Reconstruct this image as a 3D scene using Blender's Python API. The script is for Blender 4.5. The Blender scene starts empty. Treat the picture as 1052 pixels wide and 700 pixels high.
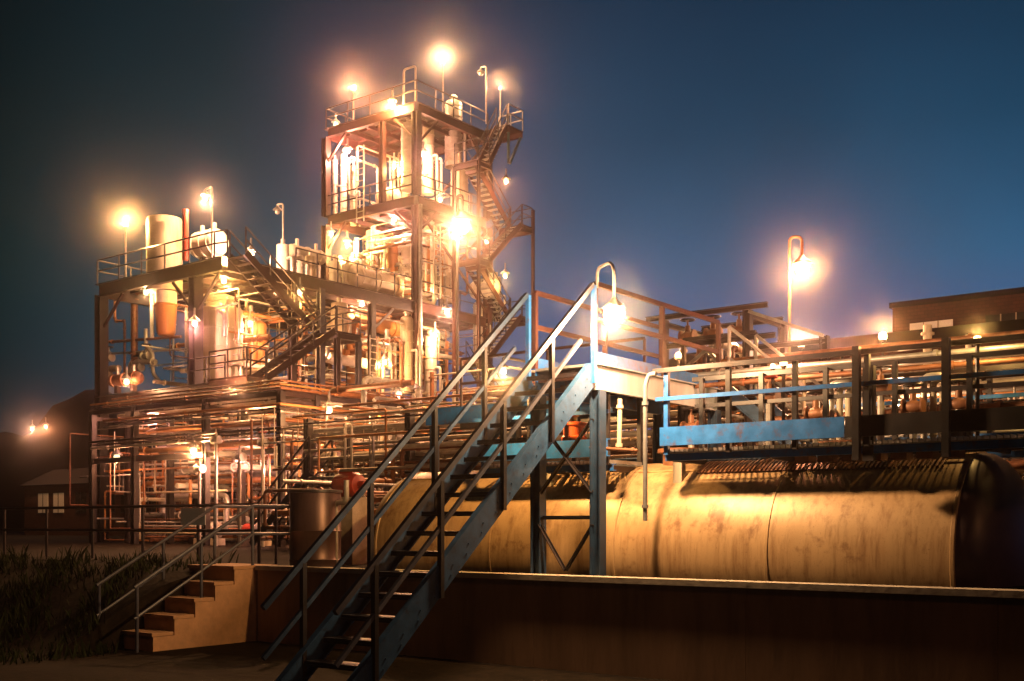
import bpy, math, random
from mathutils import Vector, Matrix
R = math.radians
SC = bpy.context.scene
COL = SC.collection
rnd = random.Random(7)

# ---------------------------------------------------------------- camera
CAMZ, FPX, HOR = 1.5, 1155.0, 539.0          # eye height, focal length in photo pixels, horizon row
cam_d = bpy.data.cameras.new("Camera"); cam = bpy.data.objects.new("Camera", cam_d); COL.objects.link(cam)
cam.location = (0, 0, CAMZ); cam.rotation_euler = (R(90), 0, 0)
cam_d.sensor_width = 36; cam_d.lens = FPX/1052*36; cam_d.shift_y = (HOR-350)/1052
cam_d.clip_start = .1; cam_d.clip_end = 3000
SC.camera = cam
# ---------------------------------------------------------------- sky
W_ = bpy.data.worlds.new("World"); SC.world = W_; W_.use_nodes = True
def sky():
    nt = W_.node_tree; N = nt.nodes; L = nt.links; N.clear()
    out = N.new('ShaderNodeOutputWorld'); bg = N.new('ShaderNodeBackground')
    tc = N.new('ShaderNodeTexCoord'); sp = N.new('ShaderNodeSeparateXYZ'); L.new(tc.outputs['Generated'], sp.inputs[0])
    rp = N.new('ShaderNodeValToRGB'); L.new(sp.outputs['Z'], rp.inputs[0])
    e = rp.color_ramp.elements
    e[0].position = 0.0; e[0].color = (.105, .105, .25, 1)
    e[1].position = .62; e[1].color = (.004, .014, .032, 1)
    for p, c in ((.12, (.062, .095, .215, 1)), (.22, (.024, .088, .175, 1)), (.32, (.010, .048, .098, 1)), (.42, (.006, .026, .056, 1))):
        x = e.new(p); x.color = c
    az = N.new('ShaderNodeMapRange'); L.new(sp.outputs['X'], az.inputs[0])
    az.inputs[1].default_value = -.44; az.inputs[2].default_value = -.02; az.inputs[3].default_value = .0; az.inputs[4].default_value = 1
    tint = N.new('ShaderNodeValToRGB'); L.new(az.outputs[0], tint.inputs[0])
    t = tint.color_ramp.elements
    t[0].color = (.02, .075, .03, 1); t[1].color = (1, 1, 1, 1)
    x = t.new(.5); x.color = (.25, .52, .36, 1)
    mul = N.new('ShaderNodeMix'); mul.data_type = 'RGBA'; mul.blend_type = 'MULTIPLY'; mul.inputs[0].default_value = 1
    L.new(rp.outputs[0], mul.inputs[6]); L.new(tint.outputs[0], mul.inputs[7])
    nz = N.new('ShaderNodeTexNoise'); nz.inputs['Scale'].default_value = 3.0; nz.inputs['Detail'].default_value = 5; L.new(tc.outputs['Generated'], nz.inputs[0])
    mr = N.new('ShaderNodeMapRange'); L.new(nz.outputs[0], mr.inputs[0]); mr.inputs[3].default_value = .55; mr.inputs[4].default_value = 1.45
    m2 = N.new('ShaderNodeMix'); m2.data_type = 'RGBA'; m2.blend_type = 'MULTIPLY'; m2.inputs[0].default_value = 1
    L.new(mul.outputs[2], m2.inputs[6]); L.new(mr.outputs[0], m2.inputs[7])
    bk = N.new('ShaderNodeMapRange'); L.new(sp.outputs['Y'], bk.inputs[0])     # the last light stands ahead; the sky behind is night
    bk.inputs[1].default_value = .1; bk.inputs[2].default_value = .72; bk.inputs[3].default_value = .10; bk.inputs[4].default_value = 1
    m3 = N.new('ShaderNodeMix'); m3.data_type = 'RGBA'; m3.blend_type = 'MULTIPLY'; m3.inputs[0].default_value = 1
    L.new(m2.outputs[2], m3.inputs[6]); L.new(bk.outputs[0], m3.inputs[7]); m2 = m3
    st = N.new('ShaderNodeTexSky'); st.sky_type = 'NISHITA'; st.sun_disc = False; st.sun_elevation = R(-4); st.sun_rotation = R(150)
    ad = N.new('ShaderNodeMix'); ad.data_type = 'RGBA'; ad.blend_type = 'ADD'; ad.inputs[0].default_value = .05
    L.new(m2.outputs[2], ad.inputs[6]); L.new(st.outputs[0], ad.inputs[7])
    L.new(ad.outputs[2], bg.inputs[0]); bg.inputs[1].default_value = 1.15
    L.new(bg.outputs[0], out.inputs[0])
sky()
# ---------------------------------------------------------------- axes of the place
# u runs along the storage tank towards the right and the camera, v runs away to the right, z up
TH = -math.atan2(.603, .797)
CU, SU = math.cos(TH), math.sin(TH)
OX, OY = 1.12, 15.8
def W(p): u, v, z = p; return Vector((OX+CU*u-SU*v, OY+SU*u+CU*v, z))
def at_d(px, py, d):
    x = (px-526)/FPX*d-OX; y = d-OY
    return (CU*x+SU*y, -SU*x+CU*y, CAMZ+(HOR-py)/FPX*d)
def at_v(px, py, v):
    k = (px-526)/FPX; c, s = CU, -SU
    u = (k*(OY+c*v)-OX-s*v)/(c+s*k); d = OY-s*u+c*v
    return (u, v, CAMZ+(HOR-py)/FPX*d)
def at_u(px, py, u):
    k = (px-526)/FPX; c, s = CU, -SU
    v = (k*(OY-s*u)-OX-c*u)/(s-c*k); d = OY-s*u+c*v
    return (u, v, CAMZ+(HOR-py)/FPX*d)
def px_of(p):
    w = W(p); return 526+FPX*w.x/w.y
# ---------------------------------------------------------------- added weak warm fill light from behind the viewer, no real source
warm_fill_d = bpy.data.lights.new("warm_fill", 'SUN'); warm_fill = bpy.data.objects.new("warm_fill", warm_fill_d); COL.objects.link(warm_fill)
warm_fill_d.energy = .16; warm_fill_d.angle = R(2.0); warm_fill_d.color = (1, .38, .13)
_to = W((1, -.30, 0))-W((0, 0, 0)); _to.z = .50
warm_fill.rotation_euler = _to.to_track_quat('Z', 'Y').to_euler()
vs = SC.view_settings
vs.view_transform = 'Standard'; vs.look = 'None'; vs.gamma = 1; vs.use_curve_mapping = False; vs.exposure = 0
SC.render.engine = 'CYCLES'
cy = SC.cycles
cy.use_denoising = True; cy.max_bounces = 4; cy.diffuse_bounces = 1; cy.glossy_bounces = 2; cy.volume_bounces = 0
cy.use_light_tree = True; cy.sample_clamp_indirect = 4; cy.caustics_reflective = False; cy.caustics_refractive = False

# ---------------------------------------------------------------- materials
def mat(name, base, rough=.5, metal=0.0, var=.3, scale=4.0, spots=None, spot_amt=.5, bump=0.0, streak=False):
    m = bpy.data.materials.new(name); m.use_nodes = True
    nt = m.node_tree; N = nt.nodes; L = nt.links
    b = N['Principled BSDF']; b.inputs['Roughness'].default_value = rough; b.inputs['Metallic'].default_value = metal
    tc = N.new('ShaderNodeTexCoord'); mp = N.new('ShaderNodeMapping'); L.new(tc.outputs['Object'], mp.inputs[0])
    if streak: mp.inputs['Scale'].default_value = (1, 1, .16)
    n1 = N.new('ShaderNodeTexNoise'); n1.inputs['Scale'].default_value = scale; n1.inputs['Detail'].default_value = 6; n1.inputs['Roughness'].default_value = .65
    L.new(mp.outputs[0], n1.inputs[0])
    mr = N.new('ShaderNodeMapRange'); mr.inputs[1].default_value = .3; mr.inputs[2].default_value = .7
    mr.inputs[3].default_value = 1-var; mr.inputs[4].default_value = 1+var; L.new(n1.outputs[0], mr.inputs[0])
    mx = N.new('ShaderNodeMix'); mx.data_type = 'RGBA'; mx.blend_type = 'MULTIPLY'; mx.inputs[0].default_value = 1
    mx.inputs[6].default_value = (*base, 1); L.new(mr.outputs[0], mx.inputs[7])
    last = mx.outputs[2]
    if spots:
        n2 = N.new('ShaderNodeTexNoise'); n2.inputs['Scale'].default_value = scale*1.7; n2.inputs['Detail'].default_value = 8; n2.inputs['Roughness'].default_value = .7
        L.new(mp.outputs[0], n2.inputs[0])
        r2 = N.new('ShaderNodeMapRange'); r2.inputs[1].default_value = .52; r2.inputs[2].default_value = .72; r2.inputs[4].default_value = spot_amt; L.new(n2.outputs[0], r2.inputs[0])
        m2 = N.new('ShaderNodeMix'); m2.data_type = 'RGBA'; L.new(r2.outputs[0], m2.inputs[0]); L.new(last, m2.inputs[6]); m2.inputs[7].default_value = (*spots, 1)
        last = m2.outputs[2]
    L.new(last, b.inputs['Base Color'])
    rr = N.new('ShaderNodeMapRange'); rr.inputs[3].default_value = max(.05, rough-.12); rr.inputs[4].default_value = min(1, rough+.15); L.new(n1.outputs[0], rr.inputs[0]); L.new(rr.outputs[0], b.inputs['Roughness'])
    if bump:
        bp = N.new('ShaderNodeBump'); bp.inputs['Strength'].default_value = bump; bp.inputs['Distance'].default_value = .02
        L.new(n1.outputs[0], bp.inputs['Height']); L.new(bp.outputs[0], b.inputs['Normal'])
    return m
def emat(name, col, st):
    m = bpy.data.materials.new(name); m.use_nodes = True
    b = m.node_tree.nodes['Principled BSDF']; b.inputs['Base Color'].default_value = (.8, .8, .8, 1)
    b.inputs['Emission Color'].default_value = (*col, 1); b.inputs['Emission Strength'].default_value = st
    m.cycles.emission_sampling = 'NONE'
    return m
M = {
 'steel': mat('brown painted steel', (.022, .0105, .0085), .42, .0, .4, 2.5, (.055, .02, .012), .5),
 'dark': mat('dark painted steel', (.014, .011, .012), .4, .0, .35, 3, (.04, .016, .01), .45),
 'rail': mat('rail paint', (.022, .017, .020), .36, .0, .3, 3, (.05, .022, .014), .4),
 'redsteel': mat('dark red steel', (.052, .015, .011), .55, 0, .35, 2.5, (.07, .03, .02), .5),
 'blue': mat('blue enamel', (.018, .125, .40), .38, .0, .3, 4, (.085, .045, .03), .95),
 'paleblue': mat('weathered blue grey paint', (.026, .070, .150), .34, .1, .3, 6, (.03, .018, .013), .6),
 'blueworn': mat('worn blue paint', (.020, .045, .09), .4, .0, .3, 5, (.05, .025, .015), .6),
 'darkblue': mat('grey blue paint', (.050, .052, .072), .4, .0, .25, 4, (.06, .04, .03), .4),
 'galv': mat('galvanised steel', (.33, .33, .33), .38, .55, .25, 6, (.25, .2, .16), .5),
 'silver': mat('aluminium jacket', (.45, .43, .40), .36, .45, .22, 5, (.3, .22, .15), .4),
 'cream': mat('cream insulation', (.42, .37, .28), .6, 0, .2, 3, (.30, .2, .11), .5, .15, True),
 'white': mat('white lagging', (.52, .50, .44), .6, 0, .16, 3, (.4, .3, .2), .4, .2),
 'copper': mat('rusty pipe', (.20, .085, .042), .5, .2, .4, 6, (.10, .05, .03), .6),
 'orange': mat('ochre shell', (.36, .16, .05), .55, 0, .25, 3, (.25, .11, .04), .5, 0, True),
 'red': mat('red paint', (.32, .035, .018), .42, 0, .25, 5, (.2, .03, .02), .5),
 'orangered': mat('orange red paint', (.68, .12, .03), .42, 0, .2, 5, (.3, .05, .02), .4),
 'tank': mat('tank aluminium paint', (.44, .29, .145), .42, .15, .12, 1.2, (.27, .13, .05), .45, .04, True),
 'drumsteel': mat('dull dark drum steel', (.10, .06, .055), .35, .5, .3, 3, (.05, .025, .02), .5, 0, True),
 'head_shade': mat('shaded tank head', (.075, .045, .05), .4, 0, .3, 2),  # shade on the near tank head, put into its colour
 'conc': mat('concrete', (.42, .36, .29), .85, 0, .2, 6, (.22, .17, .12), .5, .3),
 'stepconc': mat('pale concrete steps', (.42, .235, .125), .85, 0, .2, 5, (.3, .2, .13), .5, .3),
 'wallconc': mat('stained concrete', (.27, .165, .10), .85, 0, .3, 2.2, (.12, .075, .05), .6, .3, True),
 'ground': mat('oily gravel ground', (.011, .008, .006), .95, 0, .5, 5, (.03, .018, .012), .6, .8),
 'grass': mat('grass', (.016, .021, .008), .8, 0, .4, 1.0),
 'brick': mat('dark brick', (.075, .028, .022), .85, 0, .3, 2.0, (.08, .035, .03), .5),
 'roof': mat('tar roof', (.016, .013, .013), .8),
 'hill': mat('dark hillside', (.004, .006, .004), .95, 0, .4, .05),
 'glassdark': mat('dark glass', (.03, .03, .03), .15),
 'brass': mat('brass', (.60, .38, .12), .35, .7),
 'teal': mat('teal paint', (.05, .15, .15), .45),
 'bulb': emat('lit lamp', (1, .80, .42), 2.2),
 'window': emat('lit window', (1, .58, .26), .045),
 'sheet': mat('pale sheet metal', (.36, .42, .47), .5, .1, .2, 2, (.3, .18, .1), .4, 0, True),
}
def weather_tank():
    m = M['tank']; nt = m.node_tree; N = nt.nodes; L = nt.links; b = N['Principled BSDF']
    old = b.inputs['Base Color'].links[0].from_socket; tc = N.new('ShaderNodeTexCoord')
    for sc, stretch, lo, hi, amt, col in ((9, (1, 1, .07), .48, .74, .75, (.15, .065, .022)), (2.2, (1, 1, 1), .56, .68, .7, (.13, .05, .02)), (55, (1, 1, 1), .60, .70, .75, (.08, .035, .02))):
        mp = N.new('ShaderNodeMapping'); mp.inputs['Scale'].default_value = stretch; L.new(tc.outputs['Object'], mp.inputs[0])
        n = N.new('ShaderNodeTexNoise'); n.inputs['Scale'].default_value = sc; n.inputs['Detail'].default_value = 7; n.inputs['Roughness'].default_value = .68; L.new(mp.outputs[0], n.inputs[0])
        r = N.new('ShaderNodeMapRange'); r.inputs[1].default_value = lo; r.inputs[2].default_value = hi; r.inputs[4].default_value = amt; L.new(n.outputs[0], r.inputs[0])
        x = N.new('ShaderNodeMix'); x.data_type = 'RGBA'; L.new(r.outputs[0], x.inputs[0]); L.new(old, x.inputs[6]); x.inputs[7].default_value = (*col, 1); old = x.outputs[2]
    L.new(old, b.inputs['Base Color'])
weather_tank()
for k in ('ground', 'grass', 'hill', 'roof'): M[k].node_tree.nodes['Principled BSDF'].inputs['Specular IOR Level'].default_value = .05
def brickify():
    m = M['brick']; nt = m.node_tree; N = nt.nodes; L = nt.links; b = N['Principled BSDF']
    old = b.inputs['Base Color'].links[0].from_socket
    tc = N.new('ShaderNodeTexCoord'); mp = N.new('ShaderNodeMapping'); mp.inputs['Rotation'].default_value = (R(90), 0, 0); L.new(tc.outputs['Object'], mp.inputs[0])
    br = N.new('ShaderNodeTexBrick'); br.inputs['Scale'].default_value = 1.6; L.new(mp.outputs[0], br.inputs[0])
    br.inputs['Color1'].default_value = (1, 1, 1, 1); br.inputs['Color2'].default_value = (.7, .7, .7, 1); br.inputs['Mortar'].default_value = (.5, .5, .5, 1)
    mx = N.new('ShaderNodeMix'); mx.data_type = 'RGBA'; mx.blend_type = 'MULTIPLY'; mx.inputs[0].default_value = 1
    L.new(old, mx.inputs[6]); L.new(br.outputs[0], mx.inputs[7]); L.new(mx.outputs[2], b.inputs['Base Color'])
brickify()

# ---------------------------------------------------------------- mesh builder (all coordinates u, v, z)
class MB:
    def __init__(s): s.v = []; s.f = []; s.sm = []
    def add(s, vs, fs, sm=False):
        o = len(s.v); s.v += [tuple(p) for p in vs]; s.f += [tuple(i+o for i in f) for f in fs]; s.sm += [sm]*len(fs); return s
    def box(s, u0, u1, v0, v1, z0, z1):
        return s.add([(u0,v0,z0),(u1,v0,z0),(u1,v1,z0),(u0,v1,z0),(u0,v0,z1),(u1,v0,z1),(u1,v1,z1),(u0,v1,z1)],
            [(0,3,2,1),(4,5,6,7),(0,1,5,4),(1,2,6,5),(2,3,7,6),(3,0,4,7)])
    def _frame(s, p, q, up=None):
        d = (Vector(q)-Vector(p)).normalized()
        up = Vector(up) if up else (Vector((0,0,1)) if abs(d.z) < .9 else Vector((0,1,0)))
        x = d.cross(up).normalized(); y = x.cross(d).normalized()
        return d, x, y
    def beam(s, p, q, w, h, ox=0, oy=0, up=None):
        d, x, y = s._frame(p, q, up); p = Vector(p)+x*ox+y*oy; q = Vector(q)+x*ox+y*oy
        c = [(-w/2,-h/2),(w/2,-h/2),(w/2,h/2),(-w/2,h/2)]
        vs = [p+x*a+y*b for a, b in c]+[q+x*a+y*b for a, b in c]
        return s.add(vs, [(3,2,1,0),(4,5,6,7),(0,1,5,4),(1,2,6,5),(2,3,7,6),(3,0,4,7)])
    def ibeam(s, p, q, w, h, t=.02, up=None):
        s.beam(p, q, w, t*1.5, 0, h/2-t*.75, up); s.beam(p, q, w, t*1.5, 0, -h/2+t*.75, up); return s.beam(p, q, t, h-3*t, 0, 0, up)
    def channel(s, p, q, w, h, side=1, t=.018, up=None):     # open towards -side
        s.beam(p, q, w, t, 0, h/2-t/2, up); s.beam(p, q, w, t, 0, -h/2+t/2, up); return s.beam(p, q, t, h-2*t, side*(w/2-t/2), 0, up)
    def tube(s, pts, r, n=8, bend=None, cap=True):
        P = [Vector(p) for p in pts]
        if bend is None: bend = r*2.2
        path = [P[0]]
        for i in range(1, len(P)-1):
            a = (P[i-1]-P[i]); b = (P[i+1]-P[i]); la, lb = a.length, b.length
            if la < 1e-6 or lb < 1e-6: continue
            a /= la; b /= lb
            if a.dot(b) < -.999: path.append(P[i]); continue
            k = min(bend, la*.45, lb*.45); A = P[i]+a*k; B = P[i]+b*k
            st = 4 if bend < .6 else 8
            for j in range(st+1):
                t = j/st; path.append(A*(1-t)**2+P[i]*2*t*(1-t)+B*t*t)
        path.append(P[-1])
        rings = []; x = None
        for i, p in enumerate(path):
            d = (path[min(i+1, len(path)-1)]-path[max(i-1, 0)]).normalized()
            if x is None: x = d.orthogonal().normalized()
            x = (x-d*x.dot(d)).normalized(); y = d.cross(x)
            rings.append([p+(x*math.cos(2*math.pi*k/n)+y*math.sin(2*math.pi*k/n))*r for k in range(n)])
        vs = [q for rg in rings for q in rg]; fs = []
        for i in range(len(rings)-1):
            for k in range(n):
                k2 = (k+1) % n; fs.append((i*n+k, i*n+k2, (i+1)*n+k2, (i+1)*n+k))
        s.add(vs, fs, True)
        if cap: o = len(rings)-1; s.add([*rings[0], *rings[-1]], [tuple(range(n-1, -1, -1)), tuple(range(n, 2*n))])
        return s
    def lathe(s, c, prof, n=24, axis='z'):
        vs = []
        for r, h in prof:
            for k in range(n):
                a = 2*math.pi*k/n; ca, sa = r*math.cos(a), r*math.sin(a)
                vs.append((c[0]+ca, c[1]+sa, c[2]+h) if axis == 'z' else (c[0]+h, c[1]+ca, c[2]+sa) if axis == 'u' else (c[0]+sa, c[1]+h, c[2]+ca))
        fs = []; m = len(prof)
        for i in range(m-1):
            for k in range(n): k2 = (k+1) % n; fs.append((i*n+k, i*n+k2, (i+1)*n+k2, (i+1)*n+k))
        s.add(vs, fs, True)
        if prof[0][0] > 1e-4: s.add(vs[:n], [tuple(range(n-1, -1, -1))])
        if prof[-1][0] > 1e-4: s.add(vs[-n:], [tuple(range(n))])
        return s
    def torus(s, c, Rr, r, axis='z', n=16, m=6):
        pts = []
        for k in range(n):
            a = 2*math.pi*k/n
            for j in range(m):
                b = 2*math.pi*j/m; q = Rr+r*math.cos(b); x, y, z = q*math.cos(a), q*math.sin(a), r*math.sin(b)
                x, y, z = (x, y, z) if axis == 'z' else (z, x, y) if axis == 'u' else (y, z, x)
                pts.append((c[0]+x, c[1]+y, c[2]+z))
        return s.add(pts, [(k*m+j, ((k+1) % n)*m+j, ((k+1) % n)*m+(j+1) % m, k*m+(j+1) % m) for k in range(n) for j in range(m)], True)
ORG = {}
def _mesh(name, mb, m, org):
    me = bpy.data.meshes.new(name)
    me.from_pydata([(a-org[0], b-org[1], c-org[2]) for a, b, c in mb.v], [], mb.f)
    me.polygons.foreach_set('use_smooth', mb.sm); me.materials.append(M[m] if isinstance(m, str) else m)
    me.set_sharp_from_angle(angle=R(40)); me.update()
    return me
def tag(o, label, cat, group=None, kind=None):
    if label: o['label'] = label
    if cat: o['category'] = cat
    if group: o['group'] = group
    if kind: o['kind'] = kind
    return o
def thing(name, label, cat, org, group=None):
    o = bpy.data.objects.new(name, None); COL.objects.link(o); o.empty_display_size = .2
    o.location = W(org); o.rotation_euler = (0, 0, TH); ORG[o] = org
    return tag(o, label, cat, group)
def part(name, mb, m, parent, label=None):
    org = ORG[parent]; o = bpy.data.objects.new(name, _mesh(name, mb, m, org)); COL.objects.link(o)
    o.parent = parent; ORG[o] = org
    if label: o['label'] = label
    return o
def solo(name, mb, m, org, label, cat, group=None, kind=None):
    o = bpy.data.objects.new(name, _mesh(name, mb, m, org)); COL.objects.link(o)
    o.location = W(org); o.rotation_euler = (0, 0, TH); ORG[o] = org
    return tag(o, label, cat, group, kind)
def lerp(a, b, t): return tuple(x+(y-x)*t for x, y in zip(a, b))
def dist(a, b): return (Vector(a)-Vector(b)).length

def guardrail(parent, pts, h=1.07, m='rail', r=.028, step=1.6, mid=True, name='guardrail', toe=0.0, toem=None, flat=None):
    """pts follow the floor edge; rails are one part, posts its sub-parts"""
    mb = MB(); up = lambda p, k: (p[0], p[1], p[2]+k)
    for k in ((h, h*.55) if mid else (h,)):
        if flat:
            for a, b in zip(pts, pts[1:]): mb.beam(up(a, k), up(b, k), flat[0], flat[1])
        else: mb.tube([up(p, k) for p in pts], r, 6)
    if toe:
        for a, b in zip(pts, pts[1:]): mb.beam(up(a, toe/2), up(b, toe/2), .012, toe)
    g = part(name, mb, m, parent)
    pos = []
    for a, b in zip(pts, pts[1:]):
        n = max(1, round(dist(a, b)/step))
        for i in range(n): pos.append(lerp(a, b, i/n))
    pos.append(pts[-1])
    for p in pos:
        q = MB()
        if flat: q.beam(p, up(p, h-.01), flat[2], flat[2])
        else: q.tube([p, up(p, h-.01)], r*.95, 6)
        part('post', q, m, g)
    return g
def stair_flight(parent, lo, hi, wdir, w, n, m='steel', tm='steel', depth=.24, rails=(0, 1), railm='rail', rr=.026, hh=1.0, tread_l=.26):
    """lo/hi: nosing line of one side (uvz); wdir: unit vector across"""
    wd = Vector(wdir); A = Vector(lo); B = Vector(hi); run = Vector((B.x-A.x, B.y-A.y, 0)).normalized()
    for k in (0, 1):
        o = wd*(w*k); mb = MB(); mb.channel(A+o, B+o, .06, depth, 1 if k == 0 else -1); part('stringer', mb, m, parent)
    for i in range(n):
        t = (i+.5)/n; c = A.lerp(B, t); mb = MB()
        mb.beam(c+wd*.04+run*tread_l*.5, c+wd*(w-.04)+run*tread_l*.5, tread_l, .03); part('tread', mb, tm, parent)
    for k in rails:
        o = wd*(w*k); mb = MB()
        for h in (hh, hh*.52): mb.tube([A+o+Vector((0, 0, h)), B+o+Vector((0, 0, h))], rr, 6)
        g = part('handrail', mb, railm, parent)
        np_ = max(2, round((B-A).length/1.5))
        for i in range(np_+1):
            c = A.lerp(B, i/np_)+o; q = MB(); q.tube([c, c+Vector((0, 0, hh))], rr, 6); part('post', q, railm, g)

# ---------------------------------------------------------------- lamps
WARM = (1, .46, .18)
LAMP_K = {'pole': 3.0, 'goose': 3.0, 'bracket': 2.1}
def lamp(p, power, label, kind='pole', base=None, arm=None, size=.14, group='floodlights of the plant', lit=True, globe=0, col=WARM, polem='galv', pr=.04):
    """p: bulb centre; base: foot of the pole"""
    p = Vector(p)
    foot = Vector(base) if base else p+Vector((0, 0, .45))
    t = thing('lamp_post' if kind != 'bracket' else 'wall_lamp', label, 'lamp', tuple(foot), group)
    pole = MB(); top = p+Vector((0, 0, size*1.5))
    if kind == 'pole':
        a = Vector(arm) if arm else Vector((0, 0, 0))
        if a.length: pole.tube([foot, Vector((foot.x, foot.y, top.z+.1)), top+Vector((0, 0, .1)), top], pr, 8, .12)
        else: pole.tube([foot, p-Vector((0, 0, size*.7))], pr, 8)
    elif kind == 'goose':
        hgt = top.z+.55; pole.tube([foot, Vector((foot.x, foot.y, hgt)), Vector((p.x, p.y, hgt)), top], pr, 8, min(.5, (p-foot).length*.4))
    else: pole.tube([top+Vector((0, 0, .35)), top], pr, 6)
    part('pole' if kind != 'bracket' else 'bracket', pole, polem, t)
    sh = MB()
    if kind == 'pole' and not arm: sh.lathe(tuple(p), [(size*.45, -size*.85), (size*.62, -size*.7), (size*.62, -size*.55), (size*.3, -size*.5)], 12)
    else: sh.lathe(tuple(p), [(size*1.35, size*.55), (size*1.1, size*.95), (size*.5, size*1.4), (size*.3, size*1.75), (.001, size*1.8)], 14)
    part('lamp_shade', sh, polem, t)
    bb = MB(); s = globe or size*.72
    bb.lathe(tuple(p), [(s*math.cos(a), s*math.sin(a)) for a in [R(-90+22.5*i) for i in range(9)]], 12)
    part('bulb', bb, 'bulb' if lit else 'galv', t)
    if lit:
        ld = bpy.data.lights.new('lamp_light', 'POINT'); ld.energy = power*LAMP_K[kind]; ld.color = col if globe else (1, rnd.uniform(.36, .56), rnd.uniform(.12, .30)); ld.shadow_soft_size = .14 if globe else .05
        lo = bpy.data.objects.new('lamp_light', ld); COL.objects.link(lo); lo.parent = t
        q = p-foot+(Vector((0, 0, -s-.08)) if (kind != 'pole' or arm) else Vector((0, 0, s+.08)))
        if globe: q = p-foot+Vector((.35, -.8, -.5))*(s+.06)
        lo.location = q
    return t

# ================================================================= SETTING
ZP = .74        # plant ground level
def ground():
    mb = MB()
    def h(u, v):
        if v >= -.1: return ZP
        lowz = -.55
        if u > -7.7: return lowz
        t = min(1, (-v-.1)/4.2); bump = .12*math.sin(u*1.3)*math.sin(v*1.7+u)*min(1, -v)
        return ZP+(lowz-ZP)*(3*t*t-2*t*t*t)+bump*(1 if t < 1 else .5)
    us = [-450, -250, -120, -70, -50]+[-40+i*.5 for i in range(64)]+[-7.75, -7.69, -3, 0, 5, 12, 25, 60, 150, 450]
    vs_ = [-450, -200, -80, -30, -16, -11]+[-9+i*.4 for i in range(23)]+[-.11, -.1, 2, 8, 20, 45, 90, 180, 450]
    us = sorted(set(us)); vs_ = sorted(set(vs_)); n = len(vs_)
    mb.add([(u, v, h(u, v)) for u in us for v in vs_], [(i*n+j, (i+1)*n+j, (i+1)*n+j+1, i*n+j+1) for i in range(len(us)-1) for j in range(n-1)], True)
    solo('ground', mb, 'ground', (0, 0, 0), None, None, kind='structure')
    g = MB()
    for i in range(26000):
        u = -30+rnd.random()*23; v = -9+rnd.random()*9.5
        if u > -8.3 and v > -2.6: continue
        if v > -.3 and rnd.random() < .6: continue
        z = h(u, v)-.02; cl = math.sin(u*2.1)*math.sin(v*2.7+u*.6)
        if cl < -.25 and rnd.random() < .7: continue
        L = (.10+.22*rnd.random())*(1.25 if cl > .3 else .8); a = rnd.random()*6.28; w = .012+.012*rnd.random()
        dx, dy = math.cos(a), math.sin(a); lx, ly = rnd.uniform(-.5, .5)*L, rnd.uniform(-.5, .5)*L
        g.add([(u-dx*w, v-dy*w, z), (u+dx*w, v+dy*w, z), (u+lx*.5+dx*w*.6, v+ly*.5+dy*w*.6, z+L*.65), (u+lx, v+ly, z+L)], [(0, 1, 2), (0, 2, 3)])
    solo('grass', g, 'grass', (-18, -4, 0), 'rough dark grass growing down the bank left of the concrete steps', 'grass', kind='stuff')
    hl = MB(); pts = []
    n = 60
    for i in range(n+1):
        x = -150+i*2.9; hh = 20+5*math.sin(i*.21+1)+2.5*math.sin(i*.9)+1.0*math.sin(i*2.3) - max(0, (i-32))*.62
        pts.append((x, 150+15*math.sin(i*.1), max(1.5, hh)))
    vv = []
    for x, y, z in pts:
        for k in range(5):
            t = k/4; X, Y, Z = x*(1+.25*t), y+60*t, ZP-.2+(z-ZP)*(1-(1-t)**2.2) if k else ZP-.2
            vv.append((X, Y, Z))
    inv = []
    for X, Y, Z in vv:
        a, b = X-OX, Y-OY; inv.append((CU*a+SU*b, -SU*a+CU*b, Z))
    hl.add(inv, [(i*5+k, (i+1)*5+k, (i+1)*5+k+1, i*5+k+1) for i in range(n) for k in range(4)], True)
    solo('hills', hl, 'hill', (0, 0, 0), None, None, kind='structure')
ground()

# retaining wall with coping
def wall():
    t = thing('retaining_wall', 'long low stained concrete retaining wall in front of the storage tank', 'wall', (-6.9, -.12, -1))
    x = -6.85
    for w in (3.1, 2.9, 3.3, 3.0, 3.2, 2.8, 2.5):
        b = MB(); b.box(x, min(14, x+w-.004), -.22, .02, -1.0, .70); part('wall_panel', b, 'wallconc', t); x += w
    c = MB(); c.box(-6.85, 14, -.27, .07, .703, .78); part('coping', c, 'conc', t)  # coping paler than the wall: lamp light on its top put into colour
wall()
def concrete_steps():
    t = thing('concrete_steps', 'short flight of concrete steps climbing the bank beside the wall end', 'steps', (-7.5, -1, -.6))
    n = 5; run = 2.05/n; ri = (.78+.51)/n; u0, u1 = -8.15, -6.9
    for i in range(n):
        s = MB(); v0 = -2.05-.27+i*run; z1 = -.51+(i+1)*ri
        s.box(u0, u1, v0, v0+run if i < n-1 else .3, -1.0, z1-.06); s.box(u0-.01, u1+.012, v0-.03, v0+run-.032 if i < n-1 else .28, z1-.057, z1)
        part('step', s, 'stepconc', t)
    for u in (u0+.1, u1-.1):
        r = MB(); p = [(u, -2.6, -.51+1.0), (u, -.2, .78+1.05), (u, 1.3, .78+1.05)]
        r.tube(p, .03, 8); r.tube([(a, b, c-.5) for a, b, c in p], .025, 8)
        g = part('handrail', r, 'darkblue', t)
        for a, b, z in ((u, -2.55, -.6), (u, -1.3, .1), (u, -.2, .75), (u, 1.25, .72)):
            q = MB(); top = .49+(b+2.6)/2.4*1.34 if b < -.2 else 1.83; q.tube([(a, b, z), (a, b, top)], .028, 8); part('post', q, 'darkblue', g)
concrete_steps()

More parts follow.
